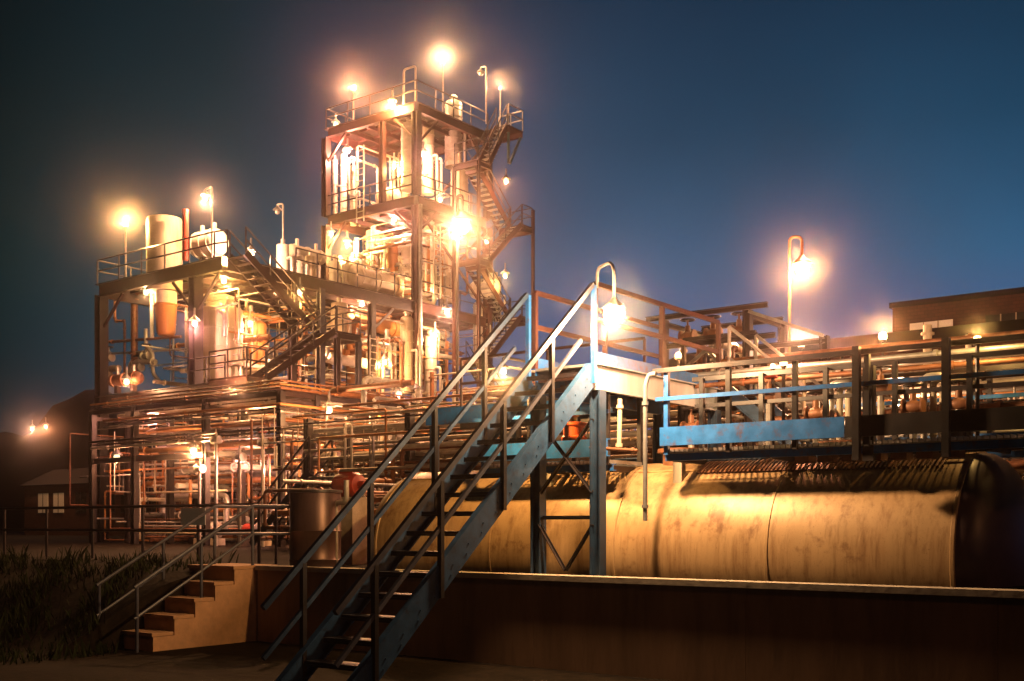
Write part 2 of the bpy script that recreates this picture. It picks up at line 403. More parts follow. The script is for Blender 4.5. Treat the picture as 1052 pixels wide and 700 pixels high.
# generic pipe with flanges, one thing each
ORD = ['first', 'second', 'third', 'fourth', 'fifth', 'sixth', 'seventh', 'eighth', 'ninth', 'tenth', 'eleventh', 'twelfth', 'thirteenth', 'fourteenth', 'fifteenth', 'sixteenth', 'seventeenth', 'eighteenth', 'nineteenth', 'twentieth']
COLN = {'copper': 'rusty', 'silver': 'silver', 'cream': 'cream', 'galv': 'grey', 'orange': 'ochre', 'steel': 'brown', 'white': 'white', 'dark': 'dark', 'red': 'red', 'blueworn': 'dull blue'}
def pipe_mb(pts, r, n=10, flanges=True, seed=0):
    mb = MB(); mb.tube(pts, r, n, r*2.6)
    if flanges:
        for a, b in zip(pts, pts[1:]):
            L = dist(a, b)
            if L > r*12:
                for t in ((.12, .88) if L < 6 else (.1, .5, .9)):
                    c = lerp(a, b, t); e = lerp(a, b, min(1, t+.05/L)); mb.tube([c, e], r*1.55, n)
    return mb
def pipe(pts, r, m, label, group=None, name='pipe'):
    o = solo(name, pipe_mb(pts, r), m, tuple(pts[0]), label, 'pipe', group)
    return o
def valve(p, label, m='red', s=.16, axis='v', group='handwheel valves', body='copper'):
    t = thing('valve', label, 'valve', tuple(p), group)
    b = MB(); b.lathe(tuple(p), [(s*.9, -s*1.1), (s*.9, -s*.9), (s*.5, -s*.8), (s*.75, 0), (s*.5, s*.8), (s*.9, s*.9), (s*.9, s*1.1)], 12, 'u')
    b.lathe((p[0], p[1], p[2]), [(s*.4, s*.2), (s*.35, s*1.5), (s*.15, s*1.55), (s*.12, s*2.4)], 10); part('valve_body', b, body, t)
    w = MB(); w.torus((p[0], p[1], p[2]+s*2.3), s*.95, s*.13)
    for k in range(4): a = R(45+90*k); w.beam((p[0], p[1], p[2]+s*2.3), (p[0]+s*.9*math.cos(a), p[1]+s*.9*math.sin(a), p[2]+s*2.3), s*.15, s*.15)
    part('handwheel', w, m, t)
    return t
# ================================================================= FOREGROUND STAIR AND LANDING
ZF = 3.78; WS = 1.04
def front_stair():
    zb = -.55; sl = .867; vb = -(ZF-zb)/sl
    t = thing('steel_stair', 'steep open steel stair rising over the wall to the lamp lit landing', 'stairs', (-.5, vb, zb))
    for u, sd in ((-WS, 1), (0, -1)):
        mb = MB(); mb.channel((u, vb-.1, zb-.12), (u, 0, ZF-.14), .085, .30, -sd, .016); s = part('stringer', mb, 'paleblue', t)
        bo = MB()
        for i in range(17):
            tt = (i+.6)/17.3; c = lerp((u, vb, zb-.15), (u, 0, ZF-.15), tt)
            for dz in (-.05, .07): bo.lathe((c[0]-sd*.0435, c[1]+dz*.3, c[2]+dz), [(.011, -.008), (.011, .008)], 8, 'u')
        part('bolts', bo, 'paleblue', s)
    n = 17
    for i in range(n):
        k = (i+1)/(n+.6); v = vb*(1-k); z = zb+(ZF-zb)*k
        mb = MB(); mb.box(-WS+.05, -.05, v-.03, v+.21, z-.035, z); mb.box(-WS+.05, -.05, v-.034, v-.01, z-.06, z-.036); part('tread', mb, 'rail', t)
    for u in (-WS, 0):
        mb = MB(); h = 1.12
        if u < 0: end = (u, .0, ZF+h)
        else: end = (u, .0, ZF+h)
        st = (u, vb-.0, zb+h-.05)
        ox = -.05 if u < 0 else .05
        mb.beam((u+ox, vb, zb+h), (u+ox, -.05, ZF+h-.04), .055, .065); mb.beam((u+ox, vb, zb+h*.5), (u+ox, -.35, ZF+h*.5-.30), .045, .05)
        g = part('handrail', mb, 'darkblue' if u == 0 else 'blueworn', t)
        for v in (-.02, -1.05, -2.1, -3.3, -4.4):
            z = ZF+v*sl; q = MB(); q.beam((u+ox, v, z-.28), (u+ox, v, z+h-.03), .06, .06)
            part('post', q, 'blue' if v == -.02 else 'dark', g)
front_stair()
def landing():
    t = thing('landing_platform', 'raised steel landing on braced legs at the head of the steep stair', 'platform', (-.5, .15, ZP))
    L = 3.9
    d = MB(); d.box(-WS+.05, -.05, .02, L, ZF-.045, ZF-.01); part('floor_deck', d, 'galv', t)
    for u, sd, m in ((-WS, 1, 'blue'), (0, -1, 'sheet')):
        g = MB(); g.channel((u, .05, ZF-.19), (u, L, ZF-.19), .08, .38, sd, .016); part('girder', g, m, t)
        k = MB(); k.beam((u, .1, ZF+.085), (u, L, ZF+.085), .012, .16); part('toe_plate', k, 'blue', t)
    for v in (.12, 1.4, 2.7, 3.85):
        g = MB(); g.beam((-WS+.05, v, ZF-.13), (-.05, v, ZF-.13), .06, .15); part('cross_beam', g, 'steel', t)
    for u in (-WS, 0):
        for v in (.16, 3.75):
            g = MB(); g.ibeam((u, v, ZP), (u, v, ZF-.38), .17, .17, .014, (1, 0, 0)); part('leg', g, 'blueworn', t)
    for a, b in (((-WS, .18, 1.05), (0, .18, 2.15)), ((0, .18, 1.05), (-WS, .18, 2.15))): pass
    def an(a, b, y):
        br = MB(); br.beam((a[0], y, a[1]), (b[0], y, b[1]), .055, .012); br.beam((a[0], y+.03, a[1]), (b[0], y+.03, b[1]), .012, .055); part('brace', br, 'dark', t)
    an((-WS+.06, 3.0), (-.06, 1.95), .08); an((-.06, 3.0), (-WS+.06, 1.95), .10)
    an((-WS+.09, 1.60), (-.09, 1.60), .12)
    an((-WS+.06, 1.5), (-WS/2, .84), .08); an((-.06, 1.5), (-WS/2, .84), .10)
    for u in (-WS, 0):
        guardrail(t, [(u, .08, ZF), (u, L-.0, ZF)], 1.12, 'redsteel', .03, 1.95, True, flat=(.055, .065, .065))  # rails reddened: the lamp's orange glare is put into their colour
    # far deck, and stair down towards the right
    d2 = MB(); d2.box(-WS-.3, .1, L+.02, L+1.25, ZF-.05, ZF-.012); part('floor_deck', d2, 'steel', t)
    g2 = MB(); g2.channel((-WS-.3, L+1.28, ZF-.12), (.1, L+1.28, ZF-.12), .07, .25, 1); part('girder', g2, 'steel', t)
    guardrail(t, [(-WS-.3, L+1.25, ZF), (.1, L+1.25, ZF)], 1.12, 'steel', .03, 1.2, True, flat=(.055, .065, .06))
    for u, v in ((-WS-.25, L+1.15), (.03, L+1.15)):
        g = MB(); g.ibeam((u, v, ZP), (u, v, ZF-.1), .15, .15, .014, (1, 0, 0)); part('leg', g, 'steel', t)
    s = thing('steel_stair', 'short steel stair going down right from the landing behind the blue walkway', 'stairs', (.15, L+.6, ZF-1.9))
    stair_flight(s, (2.4, L+.14, ZF-1.95), (.13, L+.14, ZF-.05), (0, 1, 0), 1.05, 9, 'paleblue', 'steel', .22, (0, 1), 'galv', .032, 1.1)
    gt = thing('pipe_gantry', 'spindly steel gantry carrying pipes beyond the right end of the landing', 'gantry', (-1.1, 6.6, ZP))
    for u, v in ((-.8, 6.3), (1.0, 6.3), (-.8, 7.9), (1.0, 7.9), (2.5, 6.3)):
        u -= 1.6
        b = MB(); b.ibeam((u, v, ZP), (u, v, 5.54 if u < .5 else 4.9), .15, .15, .014, (1, 0, 0)); part('leg', b, 'steel', gt)
    for a, b_ in (((-1.2, 6.3, 5.6), (1.4, 6.3, 5.6)), ((-.8, 6.2, 5.0), (1.6, 6.2, 5.0)), ((-.8, 7.9, 5.6), (1.0, 7.9, 5.6)), ((-.8, 6.38, 5.47), (-.8, 7.82, 5.47)), ((1.0, 6.38, 5.47), (1.0, 7.82, 5.47)), ((1.08, 6.3, 4.82), (2.5, 6.3, 4.82))):
        a = (a[0]-1.6, *a[1:]); b_ = (b_[0]-1.6, *b_[1:]); b = MB(); b.ibeam(a, b_, .08, .10, .012); part('beam', b, 'steel', gt)
    for a, b_ in (((-.8, 6.24, 4.2), (.3, 6.24, 4.95)), ((1.0, 6.24, 4.0), (.1, 6.24, 4.95)), ((1.05, 6.24, 5.5), (2.5, 6.24, 4.9))):
        a = (a[0]-1.6, *a[1:]); b_ = (b_[0]-1.6, *b_[1:]); b = MB(); b.beam(a, b_, .06, .06); part('brace', b, 'galv', gt)
    for k in range(5):
        u = -2.2+k*.3; m = ['cream', 'copper', 'silver', 'copper', 'cream'][k]
        pipe([(u, 6.75+.1*k, 2.0), (u, 6.75+.1*k, 5.35-.12*k), (u, 8.2, 5.35-.12*k), (u, 8.2, 3.4)], .05+.012*(k % 3), m, f'{COLN[m]} pipe in the gantry beyond the landing, {ORD[k]} from its left leg', 'pipes of the gantry')
    for k in range(3):
        c = (-1.95+.55*k, 6.45, 5.2); valve(c, ['dark valve hung at the left in the pipe gantry', 'dark valve hung mid way in the pipe gantry', 'dark valve hung at the right in the pipe gantry'][k], 'dark', .14)
landing()

# ================================================================= STORAGE TANK
TR, TV, TZ, T0, T1 = 1.36, 2.06, 1.08, -4.9, 4.72
def head(r, dep, n=8): return [(r*math.cos(R(90*i/n)), dep*math.sin(R(90*i/n))) for i in range(n+1)]
def tank():
    t = thing('storage_tank', 'long pale horizontal storage tank lying behind the low wall', 'tank', ((T0+T1)/2, TV, ZP-.3))
    s = MB(); s.lathe((0, TV, TZ), [(TR, T0)]+[(TR, T0+i*(T1-T0)/24) for i in range(1, 25)], 72, 'u'); part('shell', s, 'tank', t)
    h1 = MB(); h1.lathe((T1+.004, TV, TZ), head(TR-.004, .62), 64, 'u'); part('tank_head', h1, 'head_shade', t)
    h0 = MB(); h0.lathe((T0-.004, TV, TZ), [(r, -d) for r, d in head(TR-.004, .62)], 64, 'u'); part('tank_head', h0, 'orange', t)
    w = MB()
    for u in (T0+.02, -2.4, -.1, 2.3, T1-.02): w.lathe((u, TV, TZ), [(TR-.01, -.035), (TR+.012, -.02), (TR+.012, .02), (TR-.01, .035)], 64, 'u')
    part('weld_seam', w, 'tank', t)
    lg = MB()
    for a in (118,):
        ca, sa = TR*1.004*math.cos(R(a)), TR*1.004*math.sin(R(a)); lg.tube([(T0, TV+ca, TZ+sa), (T1, TV+ca, TZ+sa)], .014, 6)
    part('long_seam', lg, 'tank', t)
    for u in (-4.0, -1.6, 1.2, 3.9):
        sd = MB(); sd.box(u-.12, u+.12, TV-1.15, TV+1.15, ZP-.05, TZ-TR*.55); part('saddle', sd, 'conc', t)
    for u, a in ((-1.55, 128), (.72, 128), (3.9, 108)):
        b = MB(); ca, sa = TR*math.cos(R(a)), TR*math.sin(R(a)); b.box(u-.07, u+.07, TV+ca-.06, TV+ca+.06, TZ+sa-.06, 2.42); part('support_lug', b, 'cream', t)
    rb = MB(); n = 58
    for i in range(n):
        u = .95+i*(4.45-.95)/n
        for k in range(5):
            a0, a1 = R(101+k*4.4), R(101+(k+1)*4.4); r0, r1 = TR+.004, TR+.035; w = .032
            p = [(TV+r*math.cos(a), TZ+r*math.sin(a)) for a in (a0, a1) for r in (r0, r1)]
            rb.add([(u, *p[0]), (u, *p[1]), (u, *p[3]), (u, *p[2]), (u+w, *p[0]), (u+w, *p[1]), (u+w, *p[3]), (u+w, *p[2])], [(0, 1, 2, 3), (7, 6, 5, 4), (1, 5, 6, 2), (0, 3, 7, 4)])
    tag(part('ribbed_cover', rb, 'copper', t), 'ribbed rusty cover strip', None)
    pl = MB()
    for k in range(14):
        a0, a1 = R(104+k*2), R(104+(k+1)*2); r = TR+.012
        pl.add([(-.95, TV+r*math.cos(a0), TZ+r*math.sin(a0)), (-.15, TV+r*math.cos(a0), TZ+r*math.sin(a0)), (-.15, TV+r*math.cos(a1), TZ+r*math.sin(a1)), (-.95, TV+r*math.cos(a1), TZ+r*math.sin(a1))], [(0, 1, 2, 3)], True)
    part('wear_plate', pl, 'tank', t)
    for u in (.35, 2.9):
        m = MB(); m.lathe((u, TV-.1, TZ+TR-.05), [(.28, 0), (.28, .2), (.36, .2), (.36, .26), (.30, .26), (.001, .29)], 20); part('manhole', m, 'copper', t)
tank()
def second_tank():
    t = thing('storage_tank', 'second horizontal storage tank mostly hidden behind the front tank', 'tank', (-1, 7.4, ZP))
    s = MB(); s.lathe((0, 7.4, 1.0), [(1.2, -6.5), (1.2, -2), (1.2, 2), (1.2, 6)], 48, 'u'); part('shell', s, 'tank', t)
    for u, k in ((6.003, 1), (-6.503, -1)):
        h = MB(); h.lathe((u, 7.4, 1.0), [(r, k*d) for r, d in head(1.197, .5)], 48, 'u'); part('tank_head', h, 'tank', t)
second_tank()
def drum():
    a = at_v(302, 590, 1.0); b = at_v(345, 590, 1.0); c = at_v(324, 505, 1.0); r = (b[0]-a[0])*.42; u = c[0]
    t = thing('drum', 'upright rusty steel drum standing at the left end of the storage tank', 'drum', (u, 1.0, ZP))
    s = MB(); s.lathe((u, 1.0, ZP), [(r, 0), (r, .1), (r+.015, .12), (r, .14), (r, .62), (r+.015, .64), (r, .66), (r, c[2]-ZP-.03)], 32); part('shell', s, 'drumsteel', t)
    l = MB(); l.lathe((u, 1.0, c[2]-.028), [(r+.03, 0), (r+.03, .05), (r*.9, .055), (.001, .06)], 32); part('lid', l, 'dark', t)
    p = MB(); p.tube([(u+.42, 1.1, ZP), (u+.42, 1.1, 1.9), (u+.7, 1.1, 1.9), (u+.7, 1.1, 2.3)], .05, 10); part('vent_pipe', p, 'silver', t)
    m2 = thing('pump_motor', 'red orange pump motor visible just above the rusty drum', 'pump', (u-.15, 2.0, ZP))
    q = MB(); q.lathe((u-.45, 2.0, 2.25), [(.12, 0), (.22, .05), (.24, .12), (.24, .5), (.2, .58), (.08, .6), (.08, .75)], 20, 'u'); part('motor_body', q, 'red', m2)
    f = MB()
    for k in range(10): a = R(36*k); f.beam((u-.33, 2.0+.25*math.cos(a), 2.25+.25*math.sin(a)), (u+.03, 2.0+.25*math.cos(a), 2.25+.25*math.sin(a)), .015, .03)
    part('cooling_fins', f, 'red', m2)
    st = MB(); st.box(u-.4, u+.15, 1.8, 2.2, ZP, 2.02); part('plinth', st, 'conc', m2)
drum()

# ================================================================= WALKWAYS OVER THE TANK
ZW = 2.58
def walkway(u0, u1, v0, v1, z, label, m_front, nposts, big=False, toe=.26):
    t = thing('walkway', label, 'walkway', (u0, v0, z))
    split = u0+2.65 if u1-u0 > 5 and v0 < 1 else u1  # beyond the split the toe channel is darker
    k = MB(); k.channel((u0, v0, z+.02+toe/2), (split, v0, z+.02+toe/2), .07, toe, 1, .014); part('toe_channel', k, m_front, t)
    if split < u1: k = MB(); k.channel((split+.01, v0, z+.02+toe/2), (u1, v0, z+.02+toe/2), .07, toe, 1, .014); part('toe_channel', k, 'dark', t, 'dark right hand toe channel')
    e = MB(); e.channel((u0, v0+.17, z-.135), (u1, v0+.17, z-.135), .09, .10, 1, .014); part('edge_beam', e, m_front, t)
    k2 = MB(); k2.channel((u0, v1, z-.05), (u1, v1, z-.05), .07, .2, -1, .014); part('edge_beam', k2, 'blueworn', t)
    gr = MB(); n = int((u1-u0)/.075)
    for i in range(n+1): u = u0+.03+i*(u1-u0-.06)/n; gr.beam((u, v0+.06, z-.05), (u, v1-.05, z-.05), .012, .05)
    for i in range(5): v = v0+.1+(v1-v0-.2)*i/4; gr.beam((u0, v, z-.078), (u1, v, z-.078), .02, .012)
    part('grating', gr, 'galv', t)
    n = max(2, round((u1-u0)/1.5))
    for i in range(n+1):
        u = u0+.1+(u1-u0-.2)*i/n; c = MB(); c.beam((u, v0+.23, z-.15), (u, v1-.05, z-.15), .07, .09); part('cross_beam', c, 'steel', t)
    for v, mm in ((v0-.0, m_front), (v1, 'rail')):
        r = MB(); h = 1.08
        r.beam((u0-.12, v, z+h), (u1, v, z+h), .06, .065); g = part('guardrail', r, 'rail', t)
        r = MB(); r.beam((u0-.08, v, z+h*.63), (u1, v, z+h*.63), .05, .055); part('mid_rail', r, m_front if v == v0 else 'rail', g)
        for i in range(nposts):
            u = u0+.06+(u1-u0-.12)*i/(nposts-1); q = MB(); q.beam((u, v+(.06 if v == v0 else -.06), z-.1), (u, v+(.06 if v == v0 else -.06), z+h), .065, .065)
            part('post', q, ('blue' if i == 0 else 'dark') if v == v0 else 'dark', g)
    return t
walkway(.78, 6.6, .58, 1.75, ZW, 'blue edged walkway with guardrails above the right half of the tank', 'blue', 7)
walkway(-2.6, -.16, .70, 1.75, ZW-.1, 'short blue edged walkway above the tank behind the steep stair', 'blue', 3)
walkway(2.2, 8.2, 3.5, 4.4, ZW+.05, 'rear blue walkway running behind the tank top valves', 'blue', 7, toe=.14)
def left_bridge():
    t = thing('walkway', 'narrow high blue walkway leaving the landing to the left', 'walkway', (-4, 2.5, ZF-.5))
    for v, m in ((2.4, 'blue'), (3.4, 'blueworn')):
        g = MB(); g.channel((-5.2, v, ZF-.3), (-WS-.1, v, ZF-.3), .07, .3, 1); part('edge_beam', g, m, t)
    d = MB(); d.box(-5.2, -WS-.1, 2.46, 3.34, ZF-.2, ZF-.16); part('floor_deck', d, 'steel', t)
    guardrail(t, [(-5.2, 3.4, ZF-.15), (-WS-.1, 3.4, ZF-.15)], 1.05, 'redsteel', .028, 1.9)
    for u in (-5.1, -3.2):
        g = MB(); g.ibeam((u, 2.5, ZP), (u, 2.5, ZF-.45), .13, .13, .012, (1, 0, 0)); part('leg', g, 'blueworn', t)
left_bridge()

# gear on the tank top and along the right walkway
def tank_top():
    pipe([(.79, .42, 2.62+.98), (.68, .42, 3.6), (.62, .42, 3.45), (.62, .42, 1.55)], .032, 'galv', 'thin bent conduit running down the tank face from the walkway corner', name='conduit')
    pipe([at_v(637, 410, .55), at_v(636, 462, .55)], .035, 'cream', 'short cream drop pipe right of the landing leg')
    pipe([at_v(606, 460, .50), at_v(655, 463, .50)], .025, 'copper', 'thin rusty crossbar pipe fixed low beside the landing leg')
    o = at_v(590, 456, 1.3)
    t = thing('valve_actuator', 'bright orange valve actuator with brass dome beside the landing leg', 'actuator', o)
    b = MB(); b.lathe(o, [(.17, 0), (.2, .03), (.2, .1), (.17, .12), (.17, .26), (.2, .28), (.2, .32), (.09, .34)], 20); part('housing', b, 'orangered', t)
    b = MB(); b.lathe((o[0]-.02, o[1], o[2]+.34), [(.05, 0), (.05, .06), (.1, .09), (.1, .16), (.06, .22), (.001, .24)], 16); part('dome', b, 'brass', t)
    b = MB(); b.lathe((o[0], o[1], ZW-.3), [(.05, 0), (.05, o[2]-ZW+.3)], 10); part('stem', b, 'dark', t)
    i = 0
    names = ['first', 'second', 'third', 'fourth', 'fifth', 'sixth', 'seventh', 'eighth', 'ninth']
    for k, (px, py, v) in enumerate(((790, 408, 2.6), (905, 400, 2.6), (938, 418, 2.4), (838, 425, 2.4), (985, 415, 2.5), (710, 440, 2.3))):
        p = at_v(px, py, v); valve(p, ['red handwheel valve in the middle of the right walkway', 'handwheel valve between the two dark manifold posts', 'handwheel valve close behind the right dark post', 'handwheel valve low behind the worn blue toe channel', 'handwheel valve nearest the right edge of the walkway', 'handwheel valve near the left end of the right walkway'][k], 'red' if k == 0 else 'dark', .13)
        solo('pipe', pipe_mb([p, (p[0], p[1], 2.3)], .05, 8, False), 'silver', tuple(p), ['stub pipe', 'short riser', 'valve riser', 'low stub riser', 'far riser', 'left stub riser'][k]+' under the '+['red wheel valve mid walkway', 'valve between the dark manifold posts', 'valve behind the right dark post', 'valve behind the worn blue channel', 'valve nearest the right edge', 'valve at the left walkway end'][k], 'pipe')
    # manifolds: vertical pipe bundles
    for px, v, lab in ((862, 2.6, 'left'), (958, 2.6, 'right')):
        c = at_v(px, 400, v)
        t = thing('pipe_manifold', f'{lab} bundle of upright manifold pipes rising above the tank walkway', 'manifold', (c[0], c[1], ZW-.3), 'pipe manifolds on the tank')
        for j in range(3):
            b = MB(); x = c[0]-.12+.13*j; hgt = 3.55-.05*j; b.tube([(x, v, 2.3), (x, v, hgt), (x+.25, v+.0, hgt), (x+.25, v+.6, hgt)], .048, 10, .1); b.lathe((x, v, 3.0), [(.075, 0), (.075, .05)], 12); part('riser', b, 'cream' if j else 'silver', t)
        b = MB(); b.lathe((c[0]+.35, v-.25, 2.4), [(.2, 0), (.2, .45), (.24, .45), (.24, .5), (.001, .52)], 18); part('relief_pot', b, 'dark', t)
    for j, (ya, yb, v, r, m) in enumerate(((388, 366, 3.2, .045, 'galv'), (397, 376, 3.1, .04, 'copper'), (372, 360, 5.2, .05, 'copper'), (405, 399, 3.0, .045, 'steel'), (432, 428, 3.3, .06, 'copper'))):
        a = at_v(690+25*j, ya, v); b = (8.0, v, a[2])
        pipe([a, b], r, m, ['grey pipe running level just under the right walkway rail', 'thin rusty pipe second below the right walkway rail', 'rusty long pipe passing highest behind the right walkway', 'brown pipe halfway down behind the right guardrail', 'thick rusty pipe lying low behind the right guardrail'][j])
    # dark post cluster
    for k, (px, v) in enumerate(((880, .5), (893, .75), (972, .5))):
        p = at_v(px, 470, v); b = MB(); b.beam((p[0], v, 2.3), (p[0], v, 3.72 if k != 1 else 3.5), .085 if k != 1 else .14, .10)
        solo('stanchion', b, 'dark', (p[0], v, 2.3), ['thick dark stanchion standing on the blue walkway edge', 'wider dark stanchion just right behind the walkway edge one', 'dark stanchion at the right end of the walkway'][k], 'post')
    for k in range(7):
        u = 2.6+k*.32; h = MB(); h.box(u, u+.2, .95, 1.2, TZ+TR-.12, TZ+TR+.01)
        solo('bracket', h, 'copper', (u, 1.0, 2.4), 'small rusty bracket in the row on the shaded tank top', 'bracket', 'row of brackets on the tank top')
tank_top()

# ================================================================= PROCESS BLOCK (left) AND TOWER
UB = -26.86; UL = -35.5; VA = 15.0; VT = 26.2; VT2 = 31.6; UT = UB-6.1
ZM, ZR, ZT1, ZT2 = 7.1, 12.0, 17.0, 21.4
def column(parent, u, v, z0, z1, w=.32, m='steel'):
    b = MB(); b.ibeam((u, v, z0), (u, v, z1), w, w, .03, (1, 0, 0)); return part('column', b, m, parent)
def floor(parent, u0, u1, v0, v1, z, m='steel', depth=.42, deckm='steel', joist=1.6):
    b = MB()
    for a, c in (((u0, v0, z-depth/2), (u1, v0, z-depth/2)), ((u0, v1, z-depth/2), (u1, v1, z-depth/2)), ((u0, v0, z-depth/2), (u0, v1, z-depth/2)), ((u1, v0, z-depth/2), (u1, v1, z-depth/2))):
        a = Vector(a); c = Vector(c); dd = (c-a).normalized()*.16; b.ibeam(a+dd, c-dd, .2, depth, .025)
    part('floor_beam', b, m, parent)
    j = MB(); n = max(1, round((u1-u0)/joist))
    for i in range(1, n): u = u0+(u1-u0)*i/n; j.ibeam((u, v0+.12, z-.2), (u, v1-.12, z-.2), .14, .28, .02)
    n = max(1, round((v1-v0)/joist))
    for i in range(1, n): v = v0+(v1-v0)*i/n; j.beam((u0+.12, v, z-.1), (u1-.12, v, z-.1), .08, .12)
    part('joist', j, m, parent)
    d = MB(); d.box(u0-.08, u1+.08, v0-.08, v1+.08, z-.036, z+.002); part('floor_deck', d, deckm, parent)
def knee(parent, pts, m='steel'):
    for p, q in pts:
        b = MB(); b.beam(p, q, .1, .1); part('brace', b, m, parent)
def block():
    t = thing('process_structure', 'wide two storey open steel structure left of the tall tower', 'structure', (UB-4, VA+5, ZP))
    for u in (UL, -28.9):
        for v in (VA+.2, 20.6): column(t, u, v, ZP, ZR-.43, .42, 'dark')
    for v, m in ((18.5, 'steel'), (20.1, 'darkblue'), (23.2, 'steel')): column(t, UB, v, ZP, ZR-.43, .28, m)
    for u in (UL, -31): column(t, u, VT, ZP, ZR-.43, .3)
    floor(t, UL, UB, VA, VT, ZR, 'steel', .55)
    floor(t, UL, UB-.02, VA+.02, VT, ZM, 'steel', .45)
    knee(t, [((UL, VA+.2, 10), (UL+1.6, VA+.2, 11.45)), ((-28.9, VA+.2, 10), (-27.4, VA+.2, 11.45)), ((-28.9, VA+.2, 10), (-30.4, VA+.2, 11.45)), ((UB, 20.1, 10.2), (UB, 18.7, 11.4)), ((UB, 23.2, 10.2), (UB, 24.6, 11.4)), ((-28.9, VA+.2, 5.2), (-30.4, VA+.2, 6.6)), ((UB, 18.5, 5.4), (UB, 16.9, 6.6))])
    guardrail(t, [(UB, VA+3.7, ZR), (UB, VT-.3, ZR)], 1.05, 'rail', .035, 1.3)
    guardrail(t, [(UL, VA+5, ZR), (UL, VA, ZR), (UB-.6, VA, ZR), (UB, VA+.15, ZR)], 1.05, 'rail', .035, 1.7)
    guardrail(t, [(UB-.02, VA+.05, ZM), (-29.2, VA+.05, ZM)], 1.05, 'rail', .035, 1.2)
    guardrail(t, [(UB, VA+3.6, ZM), (UB, VT, ZM)], 1.05, 'rail', .03, 1.4)
    # switchback stair in front of the face
    s = thing('steel_stair', 'switchback steel stair at the near corner of the two storey structure', 'stairs', (UB+.5, VA+2, ZM))
    stair_flight(s, (UB+.15, 18.9, 9.4), (UB+.15, VA+.15, ZR), (1, 0, 0), .95, 12, 'steel', 'steel', .28, (0, 1), 'rail', .035, 1.0)
    stair_flight(s, (UB+1.2, VA+.3, ZM), (UB+1.2, 18.9, 9.4), (1, 0, 0), .95, 11, 'steel', 'steel', .28, (0, 1), 'rail', .035, 1.0)
    b = MB(); b.box(UB+.1, UB+2.2, 18.92, 20.3, 9.34, 9.4); part('landing', b, 'steel', s)
    b = MB(); b.ibeam((UB+.1, 18.95, 9.22), (UB+2.2, 18.95, 9.22), .12, .24); b.ibeam((UB+2.18, 19.02, 9.22), (UB+2.18, 20.3, 9.22), .12, .24); b.ibeam((UB+.1, 20.28, 9.22), (UB+2.1, 20.28, 9.22), .12, .24); part('landing_beam', b, 'steel', s)
    guardrail(s, [(UB+2.18, 18.95, 9.4), (UB+2.18, 20.28, 9.4), (UB+.12, 20.28, 9.4)], 1.0, 'rail', .032, 1.0)
    for u, v in ((UB+2.15, 20.2), (UB+2.15, 18.98)):
        b = MB(); b.ibeam((u, v, ZP), (u, v, 9.1), .2, .2, .02, (1, 0, 0)); part('column', b, 'darkblue' if v > 20 else 'steel', s)
    b = MB(); b.box(UB, UB+2.25, VA-.75, VA+.28, ZM-.06, ZM); b.ibeam((UB, VA-.72, ZM-.2), (UB+2.2, VA-.72, ZM-.2), .14, .27); part('landing', b, 'steel', s)
    guardrail(s, [(UB+2.2, VA+.2, ZM), (UB+2.2, VA-.72, ZM), (UB, VA-.72, ZM)], 1.05, 'rail', .035, 1.1)
block()
